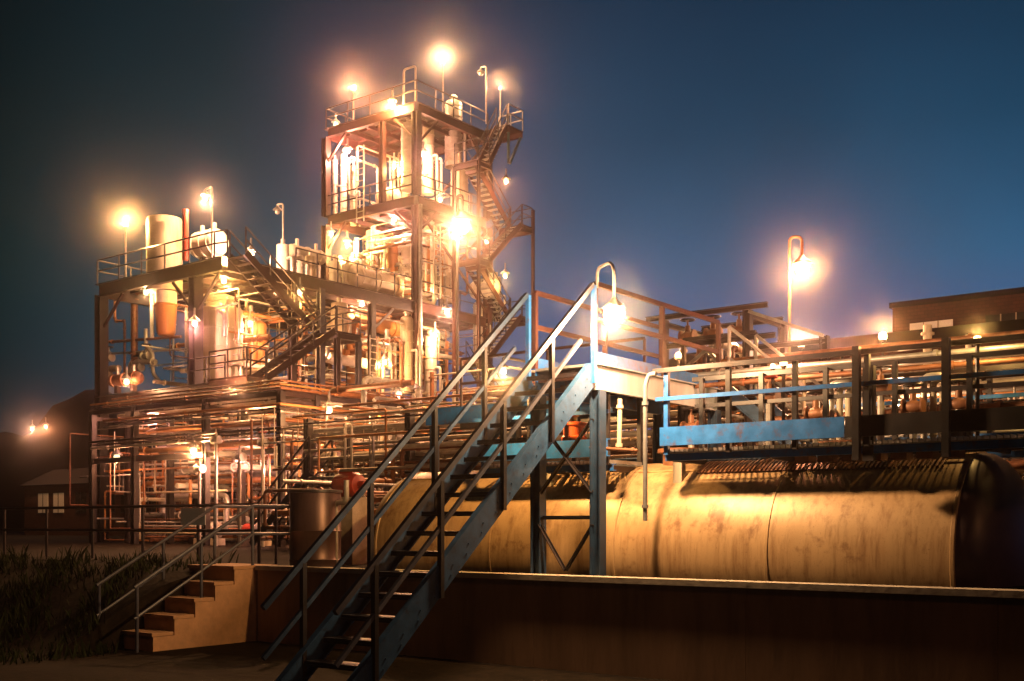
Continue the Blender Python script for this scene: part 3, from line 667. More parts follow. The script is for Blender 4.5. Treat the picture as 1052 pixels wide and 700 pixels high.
def tower():
    t = thing('process_tower', 'tall open steel tower of four decks with lamps on its top', 'tower', (UB-3, VT+2.7, ZP))
    for u, m in ((UB, 'galv'), (UT, 'steel')):
        for v in (VT, VT2): column(t, u, v, ZP, ZT1-.46, .36, 'redsteel' if u == UB else 'steel'); column(t, u, v, ZT1+.01, ZT2-.46, .34, 'steel')
    cp = MB(); cp.tube([(UB+.30, VT-.06, ZP), (UB+.30, VT-.06, ZT1-.5)], .09, 10); part('downpipe', cp, 'galv', t)
    column(t, UB-3.0, VT2, ZP, ZT1-.46, .26); column(t, UB-2.2, VT, ZT1, ZT2-.46, .26, 'redsteel')
    floor(t, UT, UB, VT, VT2, ZT2, 'redsteel', .46, 'steel', 1.2)
    floor(t, UT, UB, VT, VT2, ZT1, 'redsteel', .46, 'steel', 1.3)
    floor(t, UT, UB, VT+.03, VT2, ZR, 'redsteel', .46, 'steel', 1.3)
    floor(t, UT, UB, VT+.03, VT2, ZM, 'steel', .46, 'steel', 1.5)
    knee(t, [((UB, VT+.02, ZT2-2), (UB, VT+1.5, ZT2-.5)), ((UB, VT2, ZT2-2), (UB, VT2-1.5, ZT2-.5)), ((UT, VT, ZT2-1.8), (UT+1.4, VT, ZT2-.5)), ((UB, VT, ZT2-1.8), (UB-1.4, VT, ZT2-.5)),
             ((UT, VT, ZT1-1.8), (UT+1.4, VT, ZT1-.5)), ((UB, VT, ZT1-1.8), (UB-1.4, VT, ZT1-.5)), ((UB, VT, ZT1-1.8), (UB, VT+1.5, ZT1-.5)), ((UB, VT2, ZR+.2), (UB, VT, ZT1-.5)), ((UT, VT2, ZR+.2), (UB, VT2, ZT1-.5)), ((UT, VT2, ZT1), (UB, VT2, ZT2-.5))], 'redsteel')
    guardrail(t, [(UB, VT2, ZT2), (UB, VT, ZT2), (UT, VT, ZT2), (UT, VT2, ZT2)], 1.02, 'rail', .035, 1.5)
    guardrail(t, [(UB, VT2, ZT1), (UB, VT, ZT1), (UT, VT, ZT1)], 1.02, 'rail', .035, 1.5)
    guardrail(t, [(UB, VT, ZR), (UB, VT2+1, ZR)], 1.02, 'rail', .03, 1.5)
    g = MB(); c = (UB-.9, VT+.1, ZT2)
    g.tube([(c[0], c[1], c[2]), (c[0], c[1], c[2]+1.75), (c[0]+.75, c[1], c[2]+1.75), (c[0]+.75, c[1], c[2])], .05, 8, .15); part('ladder_hoop', g, 'silver', t)
    # stair tower
    s = thing('steel_stair', 'zigzag steel stair climbing the right side of the tall tower', 'stairs', (UB+1, VT2, ZM))
    lv = [(ZT2-.05, VT2-1.4), (19.0, 0), (16.6, 1), (14.4, 0), (12.1, 1), (9.6, 0), (7.1, 1)]
    va, vb = 29.75, 32.4
    zz = [19.1, 16.7, 14.35, 12.05, 9.6, 7.1]
    for i in range(5):
        hi, lo = zz[i], zz[i+1]
        u = UB+.1 if i % 2 == 0 else UB+.86
        if i % 2 == 0: stair_flight(s, (u, vb, lo), (u, va, hi), (1, 0, 0), .7, 12, 'redsteel', 'galv', .28, (0, 1), 'rail', .03, 1.0)
        else: stair_flight(s, (u, va, lo), (u, vb, hi), (1, 0, 0), .7, 12, 'redsteel', 'galv', .28, (0, 1), 'rail', .03, 1.0)
    stair_flight(s, (UB+.86, va, 19.1), (UB+.86, 31.2, ZT2), (1, 0, 0), .7, 9, 'redsteel', 'galv', .28, (0, 1), 'rail', .03, 1.0)
    for i, z in enumerate(zz):
        v0, v1 = (va-.9, va-.02) if i % 2 == 0 else (vb+.02, vb+.85)
        b = MB(); b.box(UB+.1, UB+1.62, v0, v1, z-.05, z)
        b.ibeam((UB+.1, v0, z-.19), (UB+1.62, v0, z-.19), .12, .27); b.ibeam((UB+.1, v1, z-.19), (UB+1.62, v1, z-.19), .12, .27); b.ibeam((UB+1.59, v0+.08, z-.19), (UB+1.59, v1-.08, z-.19), .12, .27)
        part('landing', b, 'redsteel', s)
        e = v0 if i % 2 == 0 else v1
        guardrail(s, [(UB+.1, e, z), (UB+1.59, e, z), (UB+1.59, v1 if i % 2 == 0 else v0, z)], 1.0, 'rail', .028, 1.0)
    b = MB(); b.box(UB+.1, UB+1.62, 31.22, 32.4, ZT2-.05, ZT2); b.ibeam((UB+.1, 32.38, ZT2-.2), (UB+1.62, 32.38, ZT2-.2), .12, .28); b.ibeam((UB+.1, 31.25, ZT2-.2), (UB+1.62, 31.25, ZT2-.2), .12, .28); part('landing', b, 'redsteel', s)
    guardrail(s, [(UB+.1, 32.4, ZT2), (UB+1.62, 32.4, ZT2), (UB+1.62, 31.22, ZT2)], 1.02, 'galv', .035, .8)
    b = MB(); b.beam((UB+1.55, 32.3, ZT2-.35), (UB+1.55, 31.4, ZT2-1.9), .1, .1); b.beam((UB+1.55, 31.3, ZT2-.35), (UB+1.55, 31.3, ZT2-1.9), .1, .1); part('bracket', b, 'teal', s)
    for u, v, zt in ((UB+1.62, vb+.88, 17.6), (UB+1.62, va-.9, 19.0), (UB+.1, va-.92, 19.0)):
        b = MB(); b.ibeam((u, v, ZP), (u, v, zt), .14, .14, .02, (1, 0, 0)); part('column', b, 'redsteel', s)
tower()

# ---------------------------------------------------------------- vessels
def vessel(px0, px1, yt, yb, d, m, label, top='dome', bot='flat', bands=True, name='vessel', cat='vessel'):
    a = at_d(px0, yb, d); b = at_d(px1, yb, d); c = at_d((px0+px1)/2, yt, d)
    r = (px1-px0)/2/FPX*d; z0 = a[2]; z1 = c[2]; H = z1-z0; cu, cv = c[0], c[1]
    t = thing(name, label, cat, (cu, cv, z0))
    pr = []
    if bot == 'dome': pr += [(.02, 0), (r*.6, r*.1), (r*.9, r*.25), (r, r*.5)]
    elif bot == 'cone': pr += [(r*.3, 0), (r, r*.9)]
    else: pr += [(r, 0)]
    if top == 'dome': pr += [(r, H-r*.5), (r*.95, H-r*.33), (r*.8, H-r*.17), (r*.5, H-r*.04), (.02, H)]
    elif top == 'cone': pr += [(r, H-r*.4), (r*.25, H-.02), (r*.25, H)]
    else: pr += [(r, H-.06), (r*.96, H), (.02, H)]
    s = MB(); s.lathe((cu, cv, z0), pr, 28); part('shell', s, m, t)
    if bands:
        w = MB(); k = z0+r*.6
        while k < z1-r*.6:
            w = MB(); w.lathe((cu, cv, k), [(r, 0), (r+.025, .01), (r+.025, .05), (r, .06)], 28); k += max(.55, r*.9)
            part('band', w, m, t)
    n = MB(); n.tube([(cu, cv, z1-.03), (cu, cv, z1+.25)], min(.12, r*.35), 10)
    if top != 'flat': n.lathe((cu, cv, z1+.12), [(min(.2, r*.6), 0), (min(.2, r*.6), .05)], 12)
    part('nozzle', n, 'silver', t); n = MB()
    n.tube([(cu+r*.95, cv, z0+H*.55), (cu+r+.3, cv, z0+H*.55), (cu+r+.3, cv, z0-.1 if z0 > ZP+.2 else z0)], min(.07, r*.3), 8, .12)
    part('side_pipe', n, 'silver', t)
    return t
def hvessel(px0, px1, yt, yb, d, m, label, axis='v', name='heat_exchanger', cat='exchanger', ends='dome'):
    c = at_d((px0+px1)/2, (yt+yb)/2, d); r = (yb-yt)/2/FPX*d; L = (px1-px0)/FPX*d/(.603 if axis == 'v' else .797)
    L = max(L-1.0*r, r*1.5)
    t = thing(name, label, cat, c)
    s = MB(); pr = [(.02, -L/2-r*.45), (r*.6, -L/2-r*.36), (r*.92, -L/2-r*.15), (r, -L/2), (r, L/2), (r*.92, L/2+r*.15), (r*.6, L/2+r*.36), (.02, L/2+r*.45)]
    s.lathe(c, pr, 24, axis); part('shell', s, m, t)
    for k in (-L*.38, L*.38, 0):
        f = MB(); q = list(c); q[1 if axis == 'v' else 0] += k; f.lathe(tuple(q), [(r, -.05), (r+.05, -.05), (r+.05, .05), (r, .05)], 24, axis)
        part('band', f, m, t)
    for k in (-L*.3, L*.3):
        g = MB(); q = list(c); q[1 if axis == 'v' else 0] += k; g.box(q[0]-.1, q[0]+.1, q[1]-.1, q[1]+.1, c[2]-r-.3, c[2]-r*.8); part('saddle', g, 'steel', t)
        g = MB(); g.tube([(q[0], q[1], c[2]+r*.9), (q[0], q[1], c[2]+r+.3)], min(.1, r*.3), 8); part('nozzle', g, 'silver', t)
    return t
# roof of the left block
def drum_roof():
    c = at_d(169, 270, 47.5); z = lambda y: at_d(169, y, 47.5)[2]
    t = thing('vessel', 'large cream drum rising through the left roof deck', 'vessel', (c[0], c[1], z(345)))
    P = (c[0], c[1], 0); k = 47.5/FPX
    s = MB(); s.lathe(P, [(18*k, z(300)), (18*k, z(228)), (17*k, z(225)), (10*k, z(223)), (.02, z(222.5))], 32); part('shell', s, 'cream', t)
    s = MB(); s.lathe((c[0]+.1, c[1], 0), [(11*k, z(313)), (11*k, z(300.5))], 28); part('neck', s, 'white', t)
    s = MB(); s.lathe((c[0]+.1, c[1], 0), [(8*k, z(345)), (9.5*k, z(342)), (11*k, z(315)), (12*k, z(314.5)), (12*k, z(313.2))], 28); part('hopper', s, 'orange', t)
    s = MB(); u = c[0]-18.8*k; s.tube([(u-.1, c[1], z(345)), (u-.1, c[1], z(226)), (u+.3, c[1], z(223))], .09, 10); part('downpipe', s, 'white', t)
drum_roof()
hvessel(196, 232, 238, 264, 47, 'white', 'plump white lagged vessel beside the red stack on the roof', 'u')
_p = at_d(190.5, 268, 46.2); _q = at_d(190.5, 216, 46.2)
_b = MB(); _b.tube([_p, (_p[0], _p[1], _q[2])], .13, 14); _b.lathe((_p[0], _p[1], _q[2]-.02), [(.15, -.1), (.15, .04), (.1, .05)], 14)
solo('vent_stack', _b, 'red', _p, 'slim red vent stack beside the cream roof drum', 'stack')
vessel(205, 249, 318, 392, 47.2, 'cream', 'big cream tank standing on the left mid deck', 'flat', 'flat', True)
vessel(212, 240, 300, 330, 50, 'cream', 'cream cylinder high behind the big mid deck tank', 'cone')
vessel(256, 274, 330, 392, 49, 'orange', 'ochre column behind the switchback stair', 'dome')
vessel(284, 297, 252, 284, 48, 'white', 'upright white lagged pot at the left of the roof row', 'flat')
vessel(301, 312, 262, 288, 48.6, 'white', 'white pot second from the left in the roof row', 'dome')
vessel(313, 325, 264, 290, 49.2, 'cream', 'cream pot third from the left in the roof row', 'flat')
vessel(338, 350, 268, 298, 50.6, 'white', 'white pot just left of the tower foot on the roof', 'dome')
vessel(351, 363, 272, 300, 51.2, 'white', 'white pot second from the tower foot on the roof', 'flat')
hvessel(362, 408, 279, 300, 52.2, 'cream', 'long cream lagged exchanger lying along the roof rail', 'v')
hvessel(300, 330, 255, 268, 51, 'white', 'short white duct lying above the roof pots', 'v', 'duct', 'duct')
# under the roof
vessel(340, 357, 312, 350, 50, 'cream', 'cream pot hanging under the roof beam right of the stair', 'flat', 'cone')
vessel(356, 366, 320, 405, 52, 'orange', 'narrow ochre column beside the hanging cream pot', 'dome')
vessel(372, 391, 345, 410, 52.4, 'orange', 'stout ochre column left of the blue gap', 'dome')
vessel(411, 425, 325, 405, 53, 'cream', 'cream column between the blue gap and the tower leg', 'dome')
vessel(296, 310, 312, 392, 51.5, 'cream', 'pale column under the roof behind the stair landing', 'dome')
vessel(436, 449, 345, 420, 54, 'silver', 'silver column at the tower foot right of its leg', 'dome')
hvessel(356, 408, 326, 341, 53, 'orange', 'ochre exchanger lying under the roof above the blue gap', 'v')
hvessel(340, 385, 366, 377, 50.5, 'white', 'thin white drum lying at mid height under the roof', 'v', 'drum', 'drum')
# tower
vessel(412, 428, 128, 196, 54.6, 'white', 'bright ragged lagged column just left of the upper tower leg', 'flat')
vessel(434, 446, 130, 200, 56.2, 'cream', 'cream column just right of the upper tower leg', 'flat')
vessel(457, 475, 103, 172, 57.0, 'silver', 'tall dome topped column poking through the tower top deck', 'dome')
vessel(463, 481, 172, 238, 58.0, 'white', 'bottle shaped white vessel near the middle of the tower', 'cone')
vessel(341, 347, 165, 226, 57.2, 'silver', 'thin silver column at the upper left tower corner', 'flat')
vessel(350, 357, 158, 228, 57.6, 'white', 'thin white column second from the upper left tower corner', 'dome')
vessel(360, 366, 170, 232, 57.4, 'silver', 'thin silver column third from the upper left tower corner', 'dome')
hvessel(388, 410, 194, 212, 55.6, 'white', 'short white exchanger behind the third deck rail', 'u')
vessel(436, 449, 232, 305, 56, 'orange', 'ochre column with ladder at the tower face', 'dome')
vessel(455, 466, 240, 312, 57, 'cream', 'cream column just right of the ochre ladder column', 'dome')
vessel(376, 392, 238, 300, 57.5, 'cream', 'cream column at the back of the tower under the third deck', 'flat')
vessel(396, 409, 250, 300, 55.5, 'orange', 'ochre column under the third deck of the tower', 'dome')
vessel(412, 424, 245, 305, 56, 'white', 'white column under the third deck beside the tower leg', 'dome')
hvessel(340, 372, 268, 284, 56.5, 'white', 'white lagged drum at the left of the tower second deck', 'u', 'drum', 'drum')
hvessel(484, 512, 288, 306, 57, 'white', 'white drum lying below the big lamp on the tower side', 'u', 'drum', 'drum')
vessel(486, 500, 310, 365, 57.5, 'silver', 'silver pot low on the right of the tower', 'dome')
vessel(504, 515, 285, 330, 58.6, 'silver', 'slim silver column under the zigzag stair', 'flat')

# ---------------------------------------------------------------- pipe racks
def rack():
    t = thing('pipe_rack', 'long cornered steel pipe rack in front of the process structure', 'pipe rack', (-20.5, 12.3, ZP))
    RU, RV = -20.5, 12.3
    for u in (RU, -24.5, -28.8, -31.6):
        for v in (RV, RV+1.6): column(t, u, v, ZP, 6.0, .22, 'dark')
        for z in (4.1, 4.9, 5.7):
            b = MB(); b.ibeam((u, RV+.13, z), (u, RV+1.47, z), .12, .16); part('cross_beam', b, 'steel', t)
    for v in (17, 22, 27, 32):
        for u in (RU, RU-1.6): column(t, u, v, ZP, 6.0, .22, 'dark')
        for z in (4.1, 4.9, 5.7):
            b = MB(); b.ibeam((RU-.13, v, z), (RU-1.47, v, z), .12, .16); part('cross_beam', b, 'steel', t)
    b = MB()
    for z in (4.0, 5.95):
        b.ibeam((-31.8, RV, z), (RU-.15, RV, z), .14, .2); b.ibeam((RU, RV+.15, z), (RU, 34, z), .14, .2)
    part('long_beam', b, 'steel', t)
    ms = ['copper', 'silver', 'cream', 'galv', 'copper', 'orange', 'silver', 'steel']
    i = 0
    for lz, (z, lev) in enumerate(((4.12, 'bottom'), (4.92, 'middle'), (5.72, 'top'))):
        rows = []
        for k in range(5):
            r = rnd.choice((.05, .07, .09, .12)) if lz else rnd.choice((.06, .1, .14)); off = .2+k*.29; m = rnd.choice(ms)
            zz = z+.09+r
            a = (-32+rnd.random()*5, RV+off, zz); c = (RU-off, RV+off, zz); e = (RU-off, 34-rnd.random()*6, zz)
            pipe([a, c, e], r, m, f'{COLN[m]} pipe {ORD[k]} from the front on the {lev} tier of the cornered rack', 'pipes on the cornered rack')
        for k in range(3):
            r = rnd.choice((.035, .05)); m = rnd.choice(ms); zz = z+.38+.12*k
            v = RV-.14-.05*k
            pipe([(-31.9+rnd.random()*2, v, zz), (RU+.2, v, zz), (RU+.14+.05*k, v, zz), (RU+.14+.05*k, 30, zz)], r, m, f'thin {COLN[m]} line outside the cornered rack, {ORD[k]} above its {lev} tier', 'pipes on the cornered rack')
rack()
def rack2():
    t = thing('pipe_rack', 'straight low pipe rack running behind the steep stair and tank', 'pipe rack', (-8, 9.6, ZP))
    for u in (-16, -12, -8, -4, 0, 4, 8):
        for v in (9.4, 11): column(t, u, v, ZP, 4.6, .2, 'dark')
        for z in (2.5, 3.3, 4.1):
            b = MB(); b.ibeam((u, 9.5, z), (u, 10.9, z), .1, .14); part('cross_beam', b, 'steel', t)
    ms = ['copper', 'silver', 'cream', 'galv', 'copper', 'steel', 'silver']
    for lz, (z, lev) in enumerate(((2.5, 'bottom'), (3.3, 'middle'), (4.1, 'top'))):
        for k in range(5):
            r = rnd.choice((.05, .07, .09, .11)); m = rnd.choice(ms); v = 9.6+k*.28; zz = z+.075+r
            a = (-17+rnd.random()*5, v, zz); e = (4+rnd.random()*5, v, zz)
            pts = [a, e]
            if rnd.random() < .5: pts = [(a[0], v, zz+rnd.choice((-1.2, 1.0))), a, e]
            pipe(pts, r, m, f'{COLN[m]} pipe {ORD[k]} from the front on the {lev} tier of the straight rack', 'pipes on the straight rack')
        for k in range(3):
            r = rnd.choice((.03, .045)); m = rnd.choice(ms); zz = z+.34+.12*k; v = 9.25
            pipe([(-16+2*k, v, zz), (3+k, v, zz)], r, m, f'thin {COLN[m]} line on the straight rack front, {ORD[k]} above the {lev} tier', 'pipes on the straight rack')
rack2()

# ---------------------------------------------------------------- dense pipework
GEN = []
def gen(u0, u1, v0, v1, z0, z1, n, where, rr=(.04, .06, .09, .12), ms=('silver', 'cream', 'copper', 'galv', 'white', 'orange'), vert=.5):
    for i in range(n):
        r = rnd.choice(rr); m = rnd.choice(ms)
        p = [rnd.uniform(u0, u1), rnd.uniform(v0, v1), rnd.uniform(z0, z1)]; pts = [tuple(p)]
        if rnd.random() < vert: ax = 2
        else: ax = rnd.choice((0, 1))
        lim = ((u0, u1), (v0, v1), (z0, z1)); nb = rnd.choice((1, 2, 2, 3, 4))
        for k in range(nb+1):
            lo, hi = lim[ax]; q = None
            for _ in range(8):
                q = rnd.uniform(lo, hi)
                if abs(q-p[ax]) > max(.6, (hi-lo)*.22): break
            p[ax] = q; pts.append(tuple(p))
            ax = rnd.choice([a for a in (0, 1, 2) if a != ax]) if ax == 2 else (2 if rnd.random() < .65 else 1-ax)
        L = sum(dist(x, y) for x, y in zip(pts, pts[1:])); d = W(pts[0]).y
        GEN.append((r*L/d**2, sum(px_of(q) for q in pts)/len(pts), pts, r, m, nb, where))
def gen_flush(total):
    have = sum(1 for o in COL.objects if o.get('category') == 'pipe')
    GEN.sort(key=lambda g: -g[0]); keep = sorted(GEN[:total-have], key=lambda g: g[1]); rest = GEN[total-have:]
    cnt = {}
    for sc, mx, pts, r, m, nb, where in keep: cnt.setdefault((where, m, r > .07, nb), []).append((pts, r))
    for (where, m, thick, nb), lst in cnt.items():
        for j, (pts, r) in enumerate(lst):
            pl = f'{ORD[j]} from left of ' if len(lst) > 1 else ''
            bends = {1: 'one-bend', 2: 'two-bend', 3: 'three-bend', 4: 'four-bend'}[nb]
            pipe(pts, r, m, f'{pl}{"thick" if thick else "thin"} {COLN[m]} {bends} pipe{"s" if pl else ""} {where}', 'pipework '+where)
    names = sorted({g[4] for g in rest}); mb = MB(); idx = []
    for sc, mx, pts, r, m, nb, where in rest:
        k = len(mb.f); mb2 = pipe_mb(pts, r, 8); mb.v_off = len(mb.v); o = len(mb.v)
        mb.v += mb2.v; mb.f += [tuple(i+o for i in f) for f in mb2.f]; mb.sm += mb2.sm; idx += [names.index(m)]*(len(mb.f)-k)
    o = solo('small_pipework', mb, names[0], (-20, 18, ZP), 'tangle of small distant pipes filling the plant between the larger pipes', 'pipework', kind='stuff')
    for n in names[1:]: o.data.materials.append(M[n])
    o.data.polygons.foreach_set('material_index', idx)
gen(-34.5, UB-.4, VA+.5, 21, ZM+.1, ZR-.7, 22, 'on the left mid deck')
gen(UB-3.5, UB-.3, 20.5, VT-.3, ZM+.1, ZR-.6, 34, 'on the mid deck left of the tower', vert=.65)
gen(UB-5, UB-.3, VT+.3, VT2-.3, ZM+.2, ZR-.7, 14, 'in the tower foot', vert=.6)
gen(UB-5.6, UB-.3, VT+.3, VT2-.3, ZR+.1, ZT1-.7, 36, 'on the second tower deck', vert=.75, ms=('silver', 'white', 'cream', 'white', 'copper'))
gen(UB-5.6, UB-.4, VT+.4, VT2-.3, ZT1+.1, ZT2-.8, 11, 'on the third tower deck', vert=.8, ms=('silver', 'white', 'cream', 'galv', 'copper'))
gen(-34, -21.5, 13.2, 19, ZP+.1, 4.0, 30, 'at ground level under the left deck', rr=(.04, .06, .08, .11))
gen(-27, -21, 19, 30, ZP+.1, ZM-.8, 34, 'at ground level before the tower', rr=(.04, .06, .09, .12))
gen(-19, -7, 12.5, 22, ZP+.2, 4.2, 34, 'on the ground behind the straight rack', rr=(.04, .06, .09, .12), vert=.4)
gen(-7, 9, 12, 18, ZP+.2, 4.4, 26, 'far behind the storage tanks', rr=(.05, .07, .1, .13), vert=.35)
gen(-12, -5, 3, 9, ZP+.1, 2.6, 14, 'low behind the drum', rr=(.04, .06, .08), vert=.4)
gen(1, 9, 4.8, 8.5, 2.4, 4.0, 16, 'above the second tank', rr=(.035, .05, .07), vert=.35, ms=('silver', 'cream', 'copper', 'galv'))
gen(-19.5, -9, 13, 17, 3.4, 6.4, 22, 'between the two pipe racks', rr=(.03, .05, .07, .1), vert=.25)
gen(-26, -20.9, 13, 30, 4.0, 6.3, 24, 'inside the cornered pipe rack', rr=(.03, .05, .08), vert=.2)
gen(-15, 3, 8.2, 9.1, ZP+.3, 4.3, 20, 'before the straight rack', rr=(.03, .04, .06), vert=.4)
gen(-18, -10.5, 10, 12, ZP+.2, 3.6, 20, 'left of the straight rack', rr=(.03, .05, .07), vert=.5)
# pumps and valves at ground level
def pump(p, m, label):
    t = thing('pump', label, 'pump', p, 'pumps on the plant ground')
    u, v, z = p
    b = MB(); b.box(u-.6, u+.6, v-.25, v+.25, ZP, ZP+.25); part('plinth', b, 'conc', t)
    b = MB(); b.lathe((u-.5, v, ZP+.55), [(.1, 0), (.24, .04), (.24, .5), (.1, .56), (.05, .58), (.05, .75)], 18, 'u'); part('motor_body', b, m, t)
    b = MB(); b.lathe((u+.38, v, ZP+.55), [(.1, -.15), (.3, -.12), (.3, .1), (.12, .14)], 18, 'u'); b.tube([(u+.38, v, ZP+.8), (u+.38, v, ZP+1.5)], .08, 10); b.tube([(u+.5, v, ZP+.55), (u+.95, v, ZP+.55), (u+.95, v, ZP+1.3)], .09, 10); part('casing', b, 'silver', t)
for k, (px, py, v, m, lab) in enumerate(((215, 545, 13.0, 'teal', 'teal motor pump under the left deck'), (262, 548, 13.4, 'red', 'red motor pump under the rack front'), (345, 540, 15, 'teal', 'teal motor pump beyond the rusty drum'), (395, 540, 14, 'copper', 'rusty motor pump behind the steep stair foot'), (452, 520, 12.6, 'red', 'red motor pump seen through the steep stair'))):
    p = at_v(px, py, v); pump((p[0], p[1], ZP), m, lab)
for k in range(14):
    px = [205, 222, 246, 270, 318, 336, 352, 372, 388, 410, 428, 446, 470, 486][k]; py = [482, 452, 470, 455, 440, 470, 455, 482, 440, 465, 430, 470, 455, 480][k]
    p = at_v(px, py, 12.0 if px < 290 else 11.5); s = rnd.uniform(.14, .2)
    valve(p, f'{["red", "dark", "brass"][k % 3]} handwheel valve, {ORD[k]} from left along the rack foot', ['red', 'dark', 'brass'][k % 3], s, group='handwheel valves along the rack foot', body='silver')
    pipe([(p[0], p[1], ZP), (p[0], p[1], p[2]-.05)], .06, 'silver', f'upright silver pipe under the rack foot valve that is {ORD[k]} from left', 'uprights along the rack foot')
for zone, n in (((-34, -21, 12.6, 20, ZP+.1, 6.4), 70), ((-26.5, -20.5, 17, 31, ZP+.1, 6.6), 60), ((-19, -8, 9.2, 18, ZP+.1, 5.2), 90), ((-8, 9, 9.2, 16, ZP+.3, 4.6), 60), ((UB-8, UB-.3, VA+1, VT2-.4, ZM+.1, ZR-.6), 60), ((UB-5.8, UB-.3, VT+.3, VT2-.3, ZR+.2, ZT1-.6), 30), ((-1, 8.6, 4.6, 9, 2.3, 4.3), 30)):
    gen(*zone, n, 'in the tangle', rr=(.018, .025, .032, .04), vert=.4)
gen_flush(285)
# short stair from the ground up to the rack, seen at left of the drum
_s = thing('steel_stair', 'small steel stair on the plant ground left of the rack corner post', 'stairs', (-16, 8.6, ZP))
_a = at_v(258, 510, 9.0); _b2 = at_v(318, 452, 9.0)
stair_flight(_s, (_a[0], 9.0, ZP+.15), (_b2[0], 9.0, _b2[2]-.9), (0, 1, 0), .9, 8, 'darkblue', 'steel', .2, (0, 1), 'rail', .035, 1.0)
# red fire point
# low guardrail along the yard edge
def yard_rail():
    a = at_v(60, 500, 1.5); 
    t = thing('pipe_barrier', 'low pipe barrier along the dark yard edge above the bank', 'barrier', (-14, 1.2, ZP))
    p0 = (-20, 1.3, ZP); p1 = (-8.6, 1.3, ZP)
    guardrail(t, [p0, p1], 1.15, 'rail', .035, 1.9)
    b = MB(); b.box(-11.0, -10.2, 1.24, 1.26, ZP+.75, ZP+1.1)
    solo('notice_board', b, 'sheet', (-10.6, 1.25, ZP+.9), 'small blank pale board fixed on the low pipe barrier', 'board')
yard_rail()
def yard_sheds():
    for k, (px, d, w, h, lab) in enumerate(((60, 80, 9, 3.6, 'low dark shed with two lit windows at the far left'), (130, 75, 7, 3.2, 'low dark shed without lamps left of the steel structure'))):
        c = at_d(px, 540, d); t = thing('shed', lab, 'shed', (c[0], c[1], ZP))
        u, v = c[0], c[1]
        b = MB(); b.box(u-w/2, u+w/2, v, v+5, ZP, ZP+h); part('wall', b, 'brick', t)
        r = MB(); r.add([(u-w/2-.3, v-.3, ZP+h+.01), (u+w/2+.3, v-.3, ZP+h+.01), (u+w/2+.3, v+5.3, ZP+h+.01), (u-w/2-.3, v+5.3, ZP+h+.01), (u-w/2-.3, v+2.5, ZP+h+1.3), (u+w/2+.3, v+2.5, ZP+h+1.3)], [(0, 1, 5, 4), (2, 3, 4, 5), (0, 4, 3), (1, 2, 5), (0, 3, 2, 1)]); part('roof', r, 'roof', t)
        for j, x in enumerate((-2.6, -.6, 2.2)):
            q = MB(); q.box(u+x, u+x+1.3, v-.04, v-.003, ZP+1.6, ZP+3.0); f = part('window', q, 'window' if (k == 0 and j < 2) else 'glassdark', t)
            q = MB(); q.box(u+x-.06, u+x+1.36, v-.06, v-.041, ZP+1.52, ZP+1.598); q.box(u+x+.62, u+x+.68, v-.06, v-.041, ZP+1.6, ZP+3.0); part('frame', q, 'dark', f)
yard_sheds()
# brick building on the right and low roof beside it
def brick_building():
    c = at_d(917, 317, 52); u, v = c[0], c[1]; H = c[2]
    t = thing('brick_building', 'dark brick building standing beyond the tank walkway at the right', 'building', (u+8, v, ZP))
    b = MB(); b.box(u, u+22, v, v+12, ZP, H); part('wall', b, 'brick', t)
    r = MB(); r.box(u-.12, u+22.1, v-.12, v+12.1, H+.003, H+.25); part('parapet', r, 'roof', t)
    for k in range(6):
        for z in (H-2.3, H-5.8, H-9.2):
            x = u+.8+k*3.3; q = MB(); q.box(x, x+1.9, v-.05, v-.004, z, z+1.5); f = part('window', q, 'window' if (k == 0 and z > H-3) else 'glassdark', t)
            q = MB(); q.box(x-.08, x+1.98, v-.12, v-.052, z-.14, z-.003)
            for j in (1, 2): q.box(x+j*.63-.025, x+j*.63+.025, v-.075, v-.052, z, z+1.5)
            for j in (1, 2): q.box(x, x+1.9, v-.098, v-.077, z+j*.5-.025, z+j*.5+.025)
            part('frame', q, 'conc', f)
    d = at_d(830, 362, 50); t = thing('shed', 'long low shed with dark sloping roof left of the brick building', 'shed', (d[0], d[1], ZP))
    u, v = d[0]-8, d[1]; H = d[2]-.3
    b = MB(); b.box(u, u+22, v, v+7, ZP, H); part('wall', b, 'brick', t)
    r = MB(); r.add([(u-.3, v-.3, H+.01), (u+22.3, v-.3, H+.01), (u+22.3, v+7.3, H+.01), (u-.3, v+7.3, H+.01), (u-.3, v+3.5, H+1.4), (u+22.3, v+3.5, H+1.4)], [(0, 1, 5, 4), (2, 3, 4, 5), (0, 4, 3), (1, 2, 5), (0, 3, 2, 1)]); part('roof', r, 'roof', t)
    for k in range(6):
        q = MB(); x = u+1.5+k*3.4; q.box(x, x+1.8, v-.05, v-.004, H-2.2, H-.8); part('window', q, 'window' if k in (3, 5) else 'glassdark', t)
brick_building()

